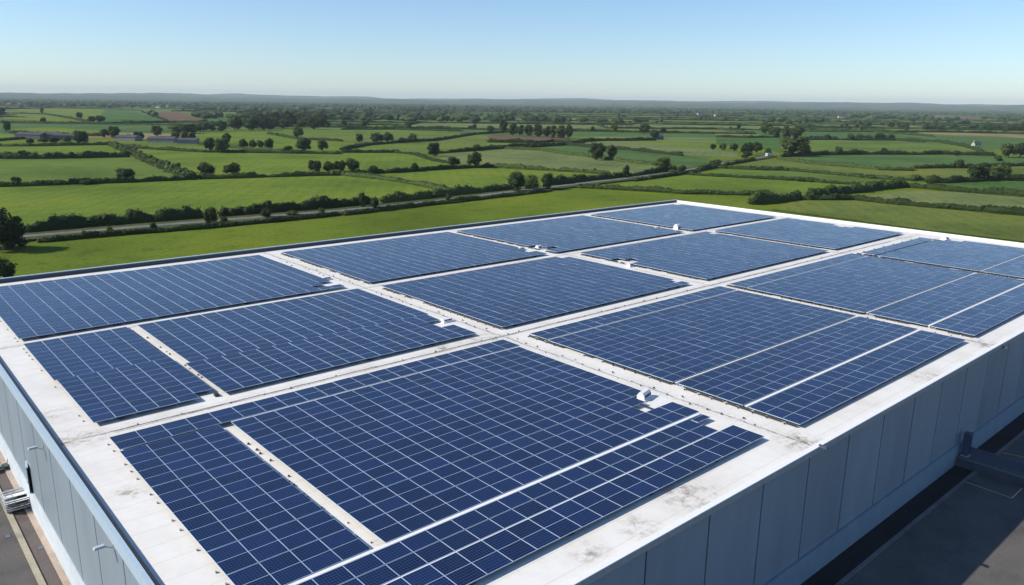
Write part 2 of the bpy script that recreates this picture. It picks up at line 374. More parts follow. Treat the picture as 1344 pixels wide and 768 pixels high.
FIELDS = [
 (LIME2, [(1, -300, 425), (1, 0, 418), (1, 240, 406), (1, 480, 398), (1, 730, 386), (1, 1130, 374), (2, 0, 371), (2, 100, 378), (2, 230, 395), (2, 330, 415), (2, 420, 434), (2, 380, 452), (2, 0, 490), (1, 1000, 512), (1, 760, 530), (1, 500, 552), (1, 100, 592), (1, -300, 640)]),
 (MID, [(1, -300, 312), (1, 0, 308), (1, 490, 305), (1, 560, 320), (1, 640, 352), (1, 695, 376), (1, 480, 397), (1, 0, 413), (1, -300, 424)]),
 (LIME2, [(1, -300, 264), (1, 0, 262), (1, 400, 258), (1, 450, 272), (1, 485, 302), (1, 150, 307), (1, -300, 312)]),
 (LIME2, [(1, 475, 269), (1, 640, 278), (1, 1060, 289), (2, 0, 288), (2, 200, 287), (2, 280, 295), (2, 350, 318), (2, 420, 330), (2, 330, 352), (2, 0, 366), (1, 900, 379), (1, 740, 378), (1, 640, 350), (1, 560, 316)]),
 (MID, [(1, 430, 253), (1, 640, 244), (1, 740, 256), (1, 1000, 280), (1, 1060, 287), (1, 900, 285), (1, 640, 277), (1, 475, 267)]),
 (LIME2, [(1, 740, 213), (1, 950, 208), (1, 1060, 224), (1, 1110, 237), (1, 1274, 245), (1, 1274, 289), (1, 1060, 286), (1, 740, 256)]),
 (LIME2, [(2, 140, 376), (2, 330, 353), (2, 560, 342), (2, 700, 351), (2, 870, 359), (2, 1000, 368), (2, 980, 386), (2, 800, 408), (2, 620, 424), (2, 420, 432), (2, 330, 414), (2, 230, 393)]),
 (PALE, [(2, 340, 300), (2, 480, 283), (2, 610, 271), (2, 740, 278), (2, 940, 306), (2, 1060, 321), (2, 1180, 335), (2, 1190, 350), (2, 1060, 371), (2, 870, 358), (2, 700, 350), (2, 560, 338), (2, 420, 328)]),
 (MID, [(2, 30, 285), (2, 100, 260), (2, 250, 248), (2, 400, 250), (2, 720, 250), (2, 700, 265), (2, 480, 279), (2, 330, 290), (2, 200, 285)]),
 (DEEP, [(2, 740, 270), (2, 840, 259), (2, 960, 269), (2, 1060, 276), (3, 0, 299), (3, 95, 307), (3, 90, 330), (3, 0, 350), (2, 1180, 332), (2, 1060, 320), (2, 940, 305), (2, 800, 287)]),
 (PALE, [(2, 870, 250), (2, 1000, 241), (3, 0, 262), (3, 210, 285), (3, 200, 304), (3, 0, 296), (2, 1060, 274)]),
 (LIME2, [(2, 985, 412), (2, 1130, 391), (2, 1274, 372), (3, 130, 376), (3, 520, 399), (3, 690, 410), (3, 560, 432), (3, 460, 444), (3, 430, 455), (3, 330, 446), (3, 0, 438), (2, 1080, 426)]),
 (OLIVE, [('z8', 140, 350), ('z8', 280, 320), ('z8', 430, 312), ('z8', 900, 363), ('z8', 1120, 382), ('z8', 1344, 388), ('z8', 1344, 448), ('z8', 1060, 430), ('z8', 720, 405), ('z8', 270, 379)]),
 (MID, [('z8', 0, 380), ('z8', 270, 382), ('z8', 500, 389), ('z8', 720, 407), ('z8', 990, 433), ('z8', 1200, 450), ('z8', 1120, 480), ('z8', 1000, 490), ('z8', 770, 470), ('z8', 470, 443), ('z8', 240, 425), ('z8', 0, 405)]),
 (DEEP, [('z8', 430, 303), ('z8', 640, 283), ('z8', 1000, 277), ('z3', 0, 199), ('z3', 900, 214), ('z3', 1229, 225), ('z3', 1229, 322), ('z3', 650, 338), ('z3', 0, 350), ('z8', 1100, 378), ('z8', 900, 358), ('z8', 640, 338)]),
 (MID, [('z8', 600, 176), ('z8', 1220, 180), ('z3', 0, 68), ('z3', 340, 75), ('z3', 550, 110), ('z3', 820, 180), ('z3', 900, 208), ('z3', 0, 192), ('z8', 1000, 274), ('z8', 640, 278)]),
 (PALE, [(3, 640, 455), (3, 830, 428), (3, 1060, 438), (3, 1274, 454), (3, 1500, 470), (3, 1500, 525), (3, 1274, 512), (3, 950, 490), (3, 800, 477)]),
 (EMER, [('z3', 300, 530), ('z3', 600, 512), ('z3', 1229, 500), ('z3', 1500, 500), ('z3', 1500, 680), ('z3', 1229, 665), ('z3', 1000, 645), ('z3', 600, 605)]),
 (OLIVE, [('z3', 0, 372), ('z3', 250, 356), ('z3', 590, 352), ('z3', 1040, 336), ('z3', 1500, 325), ('z3', 1500, 485), ('z3', 900, 484), ('z3', 600, 498), ('z3', 350, 512), ('z3', 150, 505), ('z3', 0, 490)]),
 (OLIVE, [(3, 330, 500), (3, 450, 466), (3, 640, 466), (3, 800, 483), (3, 950, 496), (3, 1274, 525), (3, 1600, 555), (3, 1600, 660), (3, 900, 575)]),
 (LIME2, [('L', 30, 150), ('L', 250, 158), ('L', 400, 182), ('L', 540, 214), ('L', 300, 210), ('L', 20, 182)]),
 (LIME2, [('L', 40, 130), ('L', 300, 124), ('L', 620, 130), ('L', 560, 205), ('L', 400, 176), ('L', 250, 155)]),
 (EMER, [('L', 620, 131), ('L', 700, 135), ('L', 820, 150), ('L', 965, 197), ('L', 650, 209), ('L', 565, 206)]),
 (BROWN, [('L', 835, 143), ('L', 1060, 143), ('L', 1195, 188), ('L', 1180, 202), ('L', 990, 204), ('L', 965, 190)]),
 (LIME2, [('L', 60, 245), ('L', 300, 235), ('L', 590, 255), ('L', 600, 284), ('L', 400, 281), ('L', 70, 267)]),
 (DEEP, [('L', 640, 225), ('L', 970, 211), ('L', 1220, 203), ('L', 1220, 225), ('L', 900, 265), ('L', 650, 250)]),
 (LIME2, [('L', -200, 275), ('L', 0, 273), ('L', 180, 285), ('L', 170, 302), ('L', 0, 315), ('L', -200, 318)]),
 (STRAW, [('R', 700, 264), ('R', 1000, 267), ('R', 1344, 279), ('R', 1500, 283), ('R', 1500, 305), ('R', 1344, 298), ('R', 1000, 284), ('R', 720, 272)]),
 (BROWN, [('R', 740, 180), ('R', 900, 168), ('R', 1040, 168), ('R', 1120, 190), ('R', 900, 193)]),
 (DEEP, [('R', 600, 275), ('R', 1000, 288), ('R', 1344, 302), ('R', 1500, 310), ('R', 1500, 350), ('R', 1344, 348), ('R', 1090, 372), ('R', 880, 322), ('R', 600, 306)]),
 (BROWN, [('z6', 0, 108), ('z6', 600, 120), ('z6', 660, 138), ('z6', 520, 160), ('z6', 0, 164)]),
 (LIME2, [('z6', 0, 170), ('z6', 420, 174), ('z6', 300, 200), ('z6', 0, 210)]),
 (PALE, [('z8', 0, 118), ('z8', 160, 120), ('z8', 320, 143), ('z8', 310, 157), ('z8', 0, 156)]),
 (EMER, [('z8', 0, 168), ('z8', 430, 160), ('z8', 440, 262), ('z8', 300, 230), ('z8', 100, 215), ('z8', 0, 200)]),
]
from mathutils.geometry import tessellate_polygon
for i, (mt, pts) in enumerate(FIELDS):
    V = [g(*p) for p in pts]
    V = [Vector((v.x, v.y, .05 + .008 * i)) for v in V]
    tri = tessellate_polygon([V])
    me = bpy.data.meshes.new('field'); me.from_pydata([tuple(v) for v in V], [], [tuple(t) for t in tri])
    me.materials.append(mt); me.update()
    if me.polygons[0].normal.z < 0: me.flip_normals()
    struct('field', me)

def ribbon(name, pts, width, mat, z, thick=0):
    P = [Vector((p[0], p[1], 0)) for p in pts]
    dense = []
    for a, b in zip(P, P[1:]):
        n = max(1, int((b - a).length / 12))
        for i in range(n): dense.append(a.lerp(b, i / n))
    dense.append(P[-1]); m = MB(); L = []; R_ = []
    for i, p in enumerate(dense):
        d = (dense[min(i + 1, len(dense) - 1)] - dense[max(i - 1, 0)]).normalized(); nrm = Vector((-d.y, d.x, 0))
        L.append(p + nrm * width / 2); R_.append(p - nrm * width / 2)
    for i in range(len(dense) - 1):
        m.face([(R_[i].x, R_[i].y, z), (R_[i + 1].x, R_[i + 1].y, z), (L[i + 1].x, L[i + 1].y, z), (L[i].x, L[i].y, z)], mat)
    return m
ROADPX = [(1, -150, 625), (1, 100, 605), (1, 300, 588), (1, 500, 571), (1, 770, 549), (1, 1000, 530), (1, 1274, 508), (2, 250, 482), (2, 400, 467), (2, 620, 438), (2, 780, 419), (2, 900, 404), (2, 1050, 387), (2, 1200, 369), (3, 0, 356), (3, 60, 346), (3, 150, 328), (3, 280, 308), (3, 340, 298)]
struct('country_road', ribbon('country_road', [g(*p) for p in ROADPX], 3.0, ROAD, .50).mesh('country_road'))
VERGE = grass('rough verge', (.07, .09, .03))
struct('road_verge', ribbon('road_verge', [g(*p) for p in ROADPX], 10.0, VERGE, .46).mesh('road_verge'))

# yards beside the building
BX0, BX1, BY0, BY1 = 7.7, 135.7, 20.1, 100.4
def rect(name, x0, x1, y0, y1, z, mat):
    m = MB(); m.face([(x0, y0, z), (x1, y0, z), (x1, y1, z), (x0, y1, z)], mat); return struct(name, m.mesh(name))
rect('yard', -40, 150, -60, 18.2, .012, YARD)
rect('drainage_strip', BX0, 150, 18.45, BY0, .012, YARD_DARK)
rect('service_road', -40, 6.05, 18.2, 130, .016, YARD)
rect('service_lane', 6.4, 7.2, 18.6, 130, .020, YARD_BROWN)
mb = MB(); mb.box(7.2, BX0 + .05, BY0, 120, 0, .09, CONC, False); struct('concrete_margin', mb.mesh('concrete_margin'))
mb = MB(); mb.box(6.05, 6.4, 18.2, 130, 0, .12, KERB, False); struct('kerb', mb.mesh('kerb'))
mb = MB(); mb.box(6.4, 150, 18.2, 18.45, 0, .12, KERB_GREY, False); struct('kerb', mb.mesh('kerb'))

# ------------------------------------------------------------------ hills at the horizon
def hills():
    k = NT('wooded hills'); k.set(rough=1, spec=0)
    p = k.pos(); n = k.noise(p, .0035, 6, .65); n2 = k.noise(p, .012, 4, .6)
    c = k.ramp(n, [(.36, (.020, .036, .016)), (.50, (.045, .075, .026)), (.60, (.10, .14, .05)), (.72, (.18, .17, .08))])
    k.col(k.mix(.7, c, k.ramp(n2, [(.35, (.45, .5, .5)), (.6, (1, 1, 1))]), 'MULTIPLY'))
    m = MB(); NA, NR = 150, 26; V = []; idx = {}
    for i in range(NA + 1):
        a = VAZ + math.radians(46 - 92 * i / NA)
        for j in range(NR + 1):
            r = 5200 + 9800 * j / NR
            x, y = r * math.cos(a), r * math.sin(a)
            t = i / NA
            top = 66 - 6 * t + 60 * max(0, t - .5)
            env = max(0, min(1, (r - 5200) / 6500)) ** 1.5
            h = env * (top + 52 * mnoise.fractal(Vector((x * .00045, y * .00045, 2.0)), .9, 2.1, 5)) + 5 * env * mnoise.noise(Vector((x * .004, y * .004, 0)))
            V.append((x, y, h + .02 - (1.0 if j == 0 else 0)))
    F = []
    for i in range(NA):
        for j in range(NR):
            a = i * (NR + 1) + j; F.append((a, a + 1, a + NR + 2, a + NR + 1))
    me = np_mesh('hills', V, F, [k.mat]); 
    if me.polygons[5].normal.z < 0: me.flip_normals()
    struct('hills', me)
hills()

# ------------------------------------------------------------------ warehouse
ZP = 9.5            # plane of the panel tops
ZR = 9.2            # roof membrane
wh = empty('warehouse', (BX0, BY0, 0))
tag(wh, 'vast flat roofed warehouse with white roof and grey blue clad walls', 'warehouse')
def child(mb_, name, parent, smooth=False):
    o = mb_.build(name, None, None, smooth)
    o.parent = parent; o.matrix_parent_inverse = Matrix.Translation(-Vector(parent.location)) if parent.parent is None else Matrix.Identity(4)
    return o
m = MB(); nx, ny = 24, 16
for i in range(nx):
    for j in range(ny):
        x0 = BX0 + .2 + (BX1 - BX0 - .4) * i / nx; x1 = BX0 + .2 + (BX1 - BX0 - .4) * (i + 1) / nx
        y0 = BY0 + .2 + (BY1 - BY0 - .4) * j / ny; y1 = BY0 + .2 + (BY1 - BY0 - .4) * (j + 1) / ny
        m.face([(x0, y0, ZR), (x1, y0, ZR), (x1, y1, ZR), (x0, y1, ZR)], ROOF)
roof = child(m, 'roof', wh)
# walls: cladding sheets with recessed joints
def wall(axis, fixed, a0, a1, out, seams, label=None):
    m = MB(); z0, z1 = 1.9, 9.12; e = .065
    edges = [a0] + seams + [a1]
    for s0, s1 in zip(edges, edges[1:]):
        b0, b1 = s0 + e, s1 - e
        if axis == 'y': m.box(b0, b1, min(fixed, fixed - out * .25), max(fixed, fixed - out * .25), z0, z1, CLAD)
        else: m.box(min(fixed, fixed - out * .25), max(fixed, fixed - out * .25), b0, b1, z0, z1, CLAD)
    f2 = fixed - out * .04
    if axis == 'y': m.box(a0, a1, min(f2, f2 - out * .15), max(f2, f2 - out * .15), z0 - .02, z1 - .01, JOINT)
    else: m.box(min(f2, f2 - out * .15), max(f2, f2 - out * .15), a0, a1, z0 - .02, z1 - .01, JOINT)
    return child(m, 'wall', wh)
seam_r = []; x = 11.1
while x < BX1 - 2: seam_r.append(x); x += 5.17
seam_l = []; y = 25.6
while y < BY1 - 2: seam_l.append(y); y += 5.15
wall('y', BY0, BX0 + .26, BX1 - .26, -1, seam_r)
wall('x', BX0, BY0, BY1, -1, seam_l)
wall('y', BY1, BX0 + .26, BX1 - .26, 1, seam_r)
wall('x', BX1, BY0, BY1, 1, seam_l)
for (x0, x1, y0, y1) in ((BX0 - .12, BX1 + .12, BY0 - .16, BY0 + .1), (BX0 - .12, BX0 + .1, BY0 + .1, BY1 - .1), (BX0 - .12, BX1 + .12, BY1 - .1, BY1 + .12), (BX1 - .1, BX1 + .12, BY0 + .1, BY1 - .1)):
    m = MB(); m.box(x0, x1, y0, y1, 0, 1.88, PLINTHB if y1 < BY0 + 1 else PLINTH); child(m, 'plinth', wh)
# parapets
def parapet(x0, x1, y0, y1, z0, z1, mat):
    m = MB(); m.box(x0, x1, y0, y1, z0, z1, mat); return child(m, 'coping', wh)
parapet(BX0 - .1, BX1 + .1, BY0 - .1, BY0 + .25, 9.10, 9.33, COPEW)
parapet(BX0 - .1, BX0 + .12, BY0 + .25, BY1 - .25, 8.75, 9.47, COPE)
parapet(BX0 - .1, BX1 + .1, BY1 - .25, BY1 + .1, 8.8, 9.72, COPE)
parapet(BX1 - .3, BX1 + .1, BY0 + .25, BY1 - .25, 8.9, 9.60, COPEW)
m = MB(); m.box(BX0 - .13, BX1 + .13, BY0 - .13, BY0 - .1, 8.95, 9.28, GREYM); child(m, 'fascia', wh)
m = MB(); m.box(BX0 + .122, BX0 + .30, BY0 + .27, BY1 - .3, ZR + .004, 9.43, DARK); child(m, 'parapet_shade', wh)  # dark strip painting the shade on the left coping's inner face
m = MB(); m.box(BX0 + .42, BX1 - .32, BY1 - .30, BY1 - .253, ZR + .004, 9.64, JOINT); child(m, 'parapet_shade', wh)  # back parapet's inner face in shade, put in as a dark strip
# white clean patches round the rooftop vents
def patch(x0, x1, y0, y1, zz=ZR + .006):
    m = MB(); m.face([(x0, y0, zz), (x1, y0, zz), (x1, y1, zz), (x0, y1, zz)], PATCH); child(m, 'roof_patch', roof)

# ------------------------------------------------------------------ solar panels
W_ORD = ['', 'first', 'second', 'third', 'fourth', 'fifth', 'sixth', 'seventh', 'eighth', 'ninth', 'tenth', 'eleventh', 'twelfth', 'thirteenth', 'fourteenth',
         'fifteenth', 'sixteenth', 'seventeenth', 'eighteenth', 'nineteenth', 'twentieth', 'twenty-first']
TH = .045; FR = .012
def tilt(m, i0, x0, x1, y0, y1, sx, sy):
    cx, cy = (x0 + x1) / 2, (y0 + y1) / 2
    for i in range(i0, len(m.v)):
        x, y, z = m.v[i]; m.v[i] = (x, y, z + (x - cx) * sx + (y - cy) * sy)
def frame_into(m, x0, x1, y0, y1, z):
    """aluminium rim of a panel, hollow in the middle; the glass goes in the opening"""
    a = (x0, y0), (x1, y0), (x1, y1), (x0, y1)
    b = (x0 + FR, y0 + FR), (x1 - FR, y0 + FR), (x1 - FR, y1 - FR), (x0 + FR, y1 - FR)
    base = len(m.v)
    for q in a: m.v.append((*q, z - TH))
    for q in a: m.v.append((*q, z))
    for q in b: m.v.append((*q, z))
    mi = m.mi(ALU); md = m.mi(DARK)
    for i in range(4):
        j = (i + 1) % 4
        m.f.append((base + i, base + j, base + 4 + j, base + 4 + i)); m.m.append(mi); m.uv.append([(0, 0)] * 4)
        m.f.append((base + 4 + i, base + 4 + j, base + 8 + j, base + 8 + i)); m.m.append(mi); m.uv.append([(0, 0)] * 4)
    m.f.append((base + 3, base + 2, base + 1, base)); m.m.append(md); m.uv.append([(0, 0)] * 4)
def glass_into(m, x0, x1, y0, y1, z):
    e = FR - .001
    m.face([(x0 + e, y0 + e, z - .004), (x1 - e, y0 + e, z - .004), (x1 - e, y1 - e, z - .004), (x0 + e, y1 - e, z - .004)], GLASS, [(0, 0), (1, 0), (1, 1), (0, 1)])

cells = []          # every panel: (x0, x1, y0, y1, label or None)
def rows_from(y_top, y_bot, n, extra=()):
    """n rows between two lines, some joints widened"""
    tot = y_top - y_bot - sum(e for _, e in extra); h = tot / n; out = []; y = y_top
    for i in range(n):
        out.append((y - h, y)); y -= h
        for k, e in extra:
            if k == i: y -= e
    return out
def block(x0, x1, nx, rows, gx, gy, skip=(), lab=None, jog=None):
    pw = (x1 - x0) / nx
    for r, (ya, yb) in enumerate(rows):
        off = jog[1] if jog and r >= jog[0] else 0
        for c in range(nx):
            if (c, r) in skip: continue
            cells.append((x0 + c * pw + gx / 2 + off, x0 + (c + 1) * pw - gx / 2 + off, ya + gy / 2, yb - gy / 2, lab(c, r) if lab else None))
# front block
def lab_bottom(c, r):
    row = ['top', 'upper middle', 'lower middle', 'outermost'][r]
    k = (20 if r < 2 else 21) - c
    return 'navy solar panel, %s from right end of %s row in strip by shaded wall' % (W_ORD[k], row)
def lab_left(c, r):
    return 'navy solar panel, %s column from left roof margin, %s row above wide white gap' % (W_ORD[c + 1], W_ORD[16 - r])
def lab_main(c, r):
    if r < 7: return None
    return 'navy solar panel, %s right of flecked walkway strip, %s row above wide white gap' % (W_ORD[c + 1], W_ORD[16 - r])
main_rows = rows_from(45.9, 27.78, 16, ((4, .07), (11, .06), (13, .05)))
block(10.35, 16.2, 4, main_rows, .022, .012, (), lab_left)
block(16.95, 41.6, 17, main_rows, .022, .012, {(16, 12), (16, 13), (15, 13)}, lab_main)
block(10.42, 41.9, 21, rows_from(48.35, 46.15, 2), .022, .012)
bot = rows_from(27.45, 22.8, 4, ((0, .05), (1, .10)))
block(10.05, 41.4, 21, bot, .022, .014, {(20, 0), (20, 1)}, lab_bottom)
cells.append((40.0, 41.35, 26.75, 27.28, 'half size navy solar panel jutting past the right end of the near strip'))
# left blocks
rL2 = rows_from(72.5, 51.35, 19)
block(10.1, 18.1, 6, rL2, .034, .012, {(5, 18)}, None, (10, .18))
block(19.0, 41.7, 16, rL2, .034, .012, {(15, 15), (15, 14)}, None, (12, -.35))
rB = rows_from(97.0, 74.35, 20)
block(10.1, 41.2, 22, rB, .036, .012, {(21, 17), (21, 18), (20, 18)})
# middle and back blocks
rM = rows_from(72.0, 51.3, 18)
block(44.35, 73.0, 20, rM, .024, .012, {(19, 0), (19, 16)})
block(76.2, 105.9, 21, rM, .024, .012, {(0, 5), (0, 6), (0, 7), (1, 6), (20, 1)})
block(108.0, 131.3, 16, rM, .024, .012, {(15, 8), (15, 9), (14, 9), (15, 10)})
block(44.35, 72.3, 20, rB, .028, .012, {(19, 17), (19, 16)})
block(74.0, 103.1, 20, rB, .028, .012, {(0, 17), (0, 16), (1, 17), (0, 15)})
block(105.4, 131.5, 18, rB, .028, .012, {(17, 0)})
# right blocks
def right(x0, x1, n, skip=()):
    block(x0, x1, n, rows_from(48.2, 46.0, 2), .022, .03)
    block(x0 - .1, x1 - .1, n, rows_from(45.7, 32.4, 12), .012, .028, skip)
    block(x0 - .05, x1 - .2, n, rows_from(32.0, 26.5, 5), .012, .034)
    block(x0 - .05, x1 - .4, n, rows_from(26.1, 22.3, 3), .012, .034)
right(44.9, 74.3, 20)
right(76.1, 106.4, 20)
block(107.9, 131.6, 16, rows_from(47.6, 45.6, 2), .022, .03, {(14, 0), (14, 1), (15, 0), (15, 1)})
block(107.9, 131.2, 16, rows_from(45.3, 32.4, 12), .012, .028, {(15, 0), (15, 1), (15, 2), (14, 0)})
block(107.9, 131.0, 16, rows_from(32.0, 26.5, 5), .012, .034)
block(107.9, 130.6, 16, rows_from(26.1, 22.3, 3), .012, .034)

shared = {}
stuffm = MB()
n_ind = 0
for (x0, x1, y0, y1, lb) in cells:
    if lb and n_ind < 300:
        key = (round(x1 - x0, 3), round(y1 - y0, 3)); wx, wy = x1 - x0, y1 - y0
        if key not in shared:
            a = MB(); frame_into(a, -wx / 2, wx / 2, -wy / 2, wy / 2, 0); b = MB(); glass_into(b, -wx / 2, wx / 2, -wy / 2, wy / 2, 0)
            shared[key] = (a.mesh('panel_frame'), b.mesh('cell_glass'))
        fm, gmsh = shared[key]
        o = link('solar_panel', fm, None, ((x0 + x1) / 2, (y0 + y1) / 2, ZP))
        tag(o, lb, 'solar panel', 'solar panels of the near roof block')
        o.rotation_euler = (RND.uniform(-.005, .005), RND.uniform(-.004, .004), 0)
        link('cell_glass', gmsh, o)
        n_ind += 1
    else:
        z = ZP + RND.uniform(-.006, .006)
        i0 = len(stuffm.v); frame_into(stuffm, x0, x1, y0, y1, z); glass_into(stuffm, x0, x1, y0, y1, z)
        tilt(stuffm, i0, x0, x1, y0, y1, RND.uniform(-.004, .004), RND.uniform(-.005, .005))
o = stuffm.build('solar_panels'); tag(o, 'rest of the blue solar panels covering the white roof in large blocks', 'solar panels', None, 'stuff')

# mounting frames: rails, ballast feet and dark end plates under each block
def mounting(x0, x1, y0, y1, label, plates=False, step=1.13):
    m = MB(); n = max(2, int((x1 - x0) / 3.0))
    for i in range(n):
        x = x0 + 1.9 + (x1 - x0 - 3.8) * i / (n - 1); m.box(x - .03, x + .03, y0 + .05, y1 - .05, ZP - .13, ZP - .055, DARK)
    k = int((y1 - y0) / 2.2)
    for j in range(k + 1):
        y = y0 + .25 + (y1 - y0 - .5) * j / max(1, k)
        for i in range(0, n, 2):
            x = x0 + 1.9 + (x1 - x0 - 3.8) * i / (n - 1); m.box(x - .14, x + .14, y - .18, y + .18, ZR + .004, ZP - .13, DARK)
    j = 0; y = y0 + .1; r = random.Random(int(x0 * 10 + y0))
    while y < y1 - .3:
        if plates:
            if r.random() < .86:
                l = step * r.uniform(.6, .85)
                m.box(x0 - .06, x0 - .03, y, y + l, ZR + .05, ZP - .07, DARK)
                m.box(x0 - .16, x0 - .08, y + l, y + l + .08, ZR + .004, ZR + .1, DARK)
        else:
            if r.random() < .55: m.box(x0 - .15, x0 - .06, y, y + .09, ZR + .004, ZR + .08, GREYM)
        y += step
    o = m.build('mounting_frame'); tag(o, label, 'mounting frame', 'dark mounting frames under the panel blocks')
mounting(10.35, 41.6, 22.9, 48.3, 'dark mounting frame under the nearest block of panels')
mounting(10.1, 41.8, 51.4, 72.4, 'dark mounting frame under the left block with the stepped column joints')
mounting(10.1, 41.2, 74.4, 97, 'dark mounting frame under the left block along the field side parapet')
mounting(44.35, 73, 51.35, 71.9, 'dark mounting frame under the block in the middle of the roof', True)
mounting(76.2, 105.9, 51.35, 71.9, 'dark mounting frame under the second middle block towards the far end', True)
mounting(108, 131.3, 51.35, 71.9, 'dark mounting frame under the far middle block by the white end parapet', True)
mounting(44.35, 72.3, 74.4, 96.9, 'dark mounting frame under the second block along the field side parapet', True)
mounting(74, 103.1, 74.4, 96.9, 'dark mounting frame under the third block along the field side parapet', True)
mounting(105.4, 131.5, 74.4, 96.9, 'dark mounting frame under the farthest block in the back corner', True)
for x0, x1, t in ((44.85, 74, 'the first block past the near one along the shaded wall'), (76.05, 106, 'the second block past the near one along the shaded wall'), (107.9, 131, 'the last block along the shaded wall')):
    mounting(x0, x1, 22.4, 48.1, 'dark mounting frame under ' + t, True)

# white cable trays lying between the sections of a block
def tray(x0, x1, y0, y1, label):
    m = MB(); m.box(x0, x1, y0, y1, ZP - .06, ZP - .012, COPEW)
    n = max(2, int((x1 - x0) / 6))
    for i in range(n + 1):
        x = x0 + .2 + (x1 - x0 - .4) * i / n; m.box(x - .04, x + .04, y0 + .03, y1 - .03, ZR + .003, ZP - .062, STEEL)
    tag(m.build('cable_tray'), label, 'cable tray', 'white cable trays between panel sections')
tray(10.1, 41.3, 27.50, 27.72, 'wide white cable tray above the near strip of panels by the shaded wall')
tray(17.0, 41.7, 45.96, 46.03, 'thin white cable tray under the top two rows of the nearest block')
tray(10.1, 41.2, 25.055, 25.115, 'thin white cable tray inside the near strip of panels')
for a, b, t in ((44.9, 74.2, 'first block past the near one'), (76.1, 106.2, 'second block past the near one'), (107.9, 130.9, 'farthest block')):
    tray(a, b, 32.15, 32.27, 'upper white cable tray between panel sections of the %s' % t)
    tray(a, b, 26.2, 26.42, 'lower white cable tray between panel sections of the %s' % t)
    tray(a, b, 45.82, 45.88, 'thin white cable tray under the top rows of the %s' % t)

# ------------------------------------------------------------------ roof furniture
def vent(x, y, sx, sy, h, rz, label, dark=True):
    e = empty('roof_vent', (x, y, ZR), rz); tag(e, label, 'roof vent', 'small vents on the roof walkways')
    m = MB(); m.box(-sx / 2 - .12, sx / 2 + .12, -sy / 2 - .12, sy / 2 + .12, .008, .10, WHITEM); m.build('curb', e)
    m = MB()
    pr = [(-sy / 2, .1), (sy / 2, .1), (sy / 2, h * .62), (sy * .25, h), (-sy * .25, h), (-sy / 2, h * .62)]
    A = [(-sx / 2, a, b) for a, b in pr]; B = [(sx / 2, a, b) for a, b in pr]
    m.face(A[::-1], WHITEM); m.face(B, WHITEM)
    for i in range(6):
        j = (i + 1) % 6; m.face([A[i], A[j], B[j], B[i]], WHITEM)
    m.build('hood', e)
    m = MB()
    for k in range(3):
        z = .2 + k * (h * .5 - .1) / 3
        m.box(-sx / 2 + .08, sx / 2 - .08, -sy / 2 - .012, -sy / 2 - .002, z, z + .07, DARK)
        m.box(sx / 2 + .002, sx / 2 + .012, -sy / 2 + .08, sy / 2 - .08, z, z + .07, DARK)
    m.build('louvre', e)
    return e
vp = lambda X, Y: at(X, Y, ZR)
for X, Y, sx, sy, h, rz, lb in (
    (845, 523, 1.15, .58, .58, .25, 'white hooded roof vent on the cross walkway right of the nearest block'),
    (428, 367, .9, .7, .32, 0, 'low roof vent at the field side end of the narrow walkway, left of centre'),
    (585, 422, 1.0, .8, .30, 0, 'low grey roof vent notched into the right corner of the left middle block'),
    (684, 328, 0.8, .65, .38, 0, 'roof vent on the white patch, left of its twin, near the field side'),
    (707, 327, 0.75, .65, .55, 0, 'taller roof vent right of its twin on the white patch near the field side'),
    (827, 350, .75, .6, .45, 0, 'small roof vent beside the white patch between the two middle blocks'),
    (889, 301, 1.0, .85, .85, 0, 'tall boxy roof vent in the far walkway near the back corner'),
    (862, 300.5, 1.0, .7, .35, 0, 'low roof vent in the far walkway left of the tall boxy one'),
    (1240, 315, 1.1, .8, .5, 0, 'roof vent by the white end parapet at the far right block')):
    p = vp(X, Y); vent(p.x, p.y, sx, sy, h, rz, lb)
patch(39.0, 42.3, 30.3, 33.0); patch(39.9, 41.8, 74.9, 77.6); patch(39.9, 42.4, 53.9, 57.0)
patch(69.9, 75.9, 74.6, 79.5); patch(74.6, 78.9, 61.2, 66.6)

# small dark clips along the walkways
clipm = MB(); clipm.box(-.11, .11, -.09, .09, .004, .05, GREYM); clipm.box(-.06, .06, -.055, .055, .05, .15, DARK)
clip_me = clipm.mesh('pipe_clip')
def clip(x, y, where):
    o = link('pipe_clip', clip_me, None, (x, y, ZR)); o.rotation_euler = (0, 0, RND.uniform(0, 3)); s = RND.uniform(.4, .85); o.scale = (s, s, s)
    tag(o, 'small dark clip fixed to the white ' + where, 'clip', 'clips along the ' + where)
x = 12.5
while x < 110:
    clip(x, 49.85 + RND.uniform(-.12, .12), 'long walkway down the middle of the roof'); x += RND.uniform(1.3, 3.4)
y = 24.5
while y < 71:
    if not 48.6 < y < 51.2: clip(43.05 + RND.uniform(-.35, .5), y, 'cross walkway right of the near block')
    y += RND.uniform(.9, 1.7)
y = 28.6
while y < 45.5:
    clip(16.55 + RND.choice((-.16, .17)) + RND.uniform(-.05, .05), y, 'narrow flecked strip inside the near block'); y += RND.uniform(.45, .9)
y = 56
while y < 72:
    clip(18.55 + RND.choice((-.2, .2)), y, 'narrow strip inside the left middle block'); y += RND.uniform(.6, 1.2)
y = 76
while y < 96:
    clip(42.7 + RND.uniform(-.7, .7), y, 'wide walkway by the field side blocks'); y += RND.uniform(.8, 1.5)
y = 24
while y < 47:
    clip(75.1 + RND.uniform(-.3, .3), y, 'second cross walkway along the right blocks'); y += RND.uniform(1.2, 2.2)
# conduit running along the middle walkway
m = MB()
xs = [11 + 4 * i for i in range(29)]
for a, b in zip(xs, xs[1:]):
    m.bar((a, 49.72 + .05 * math.sin(a), ZR + .07), (b, 49.72 + .05 * math.sin(b), ZR + .07), .028, GREYM, 6)
tag(m.build('conduit'), 'thin grey conduit running along the long middle walkway', 'conduit')

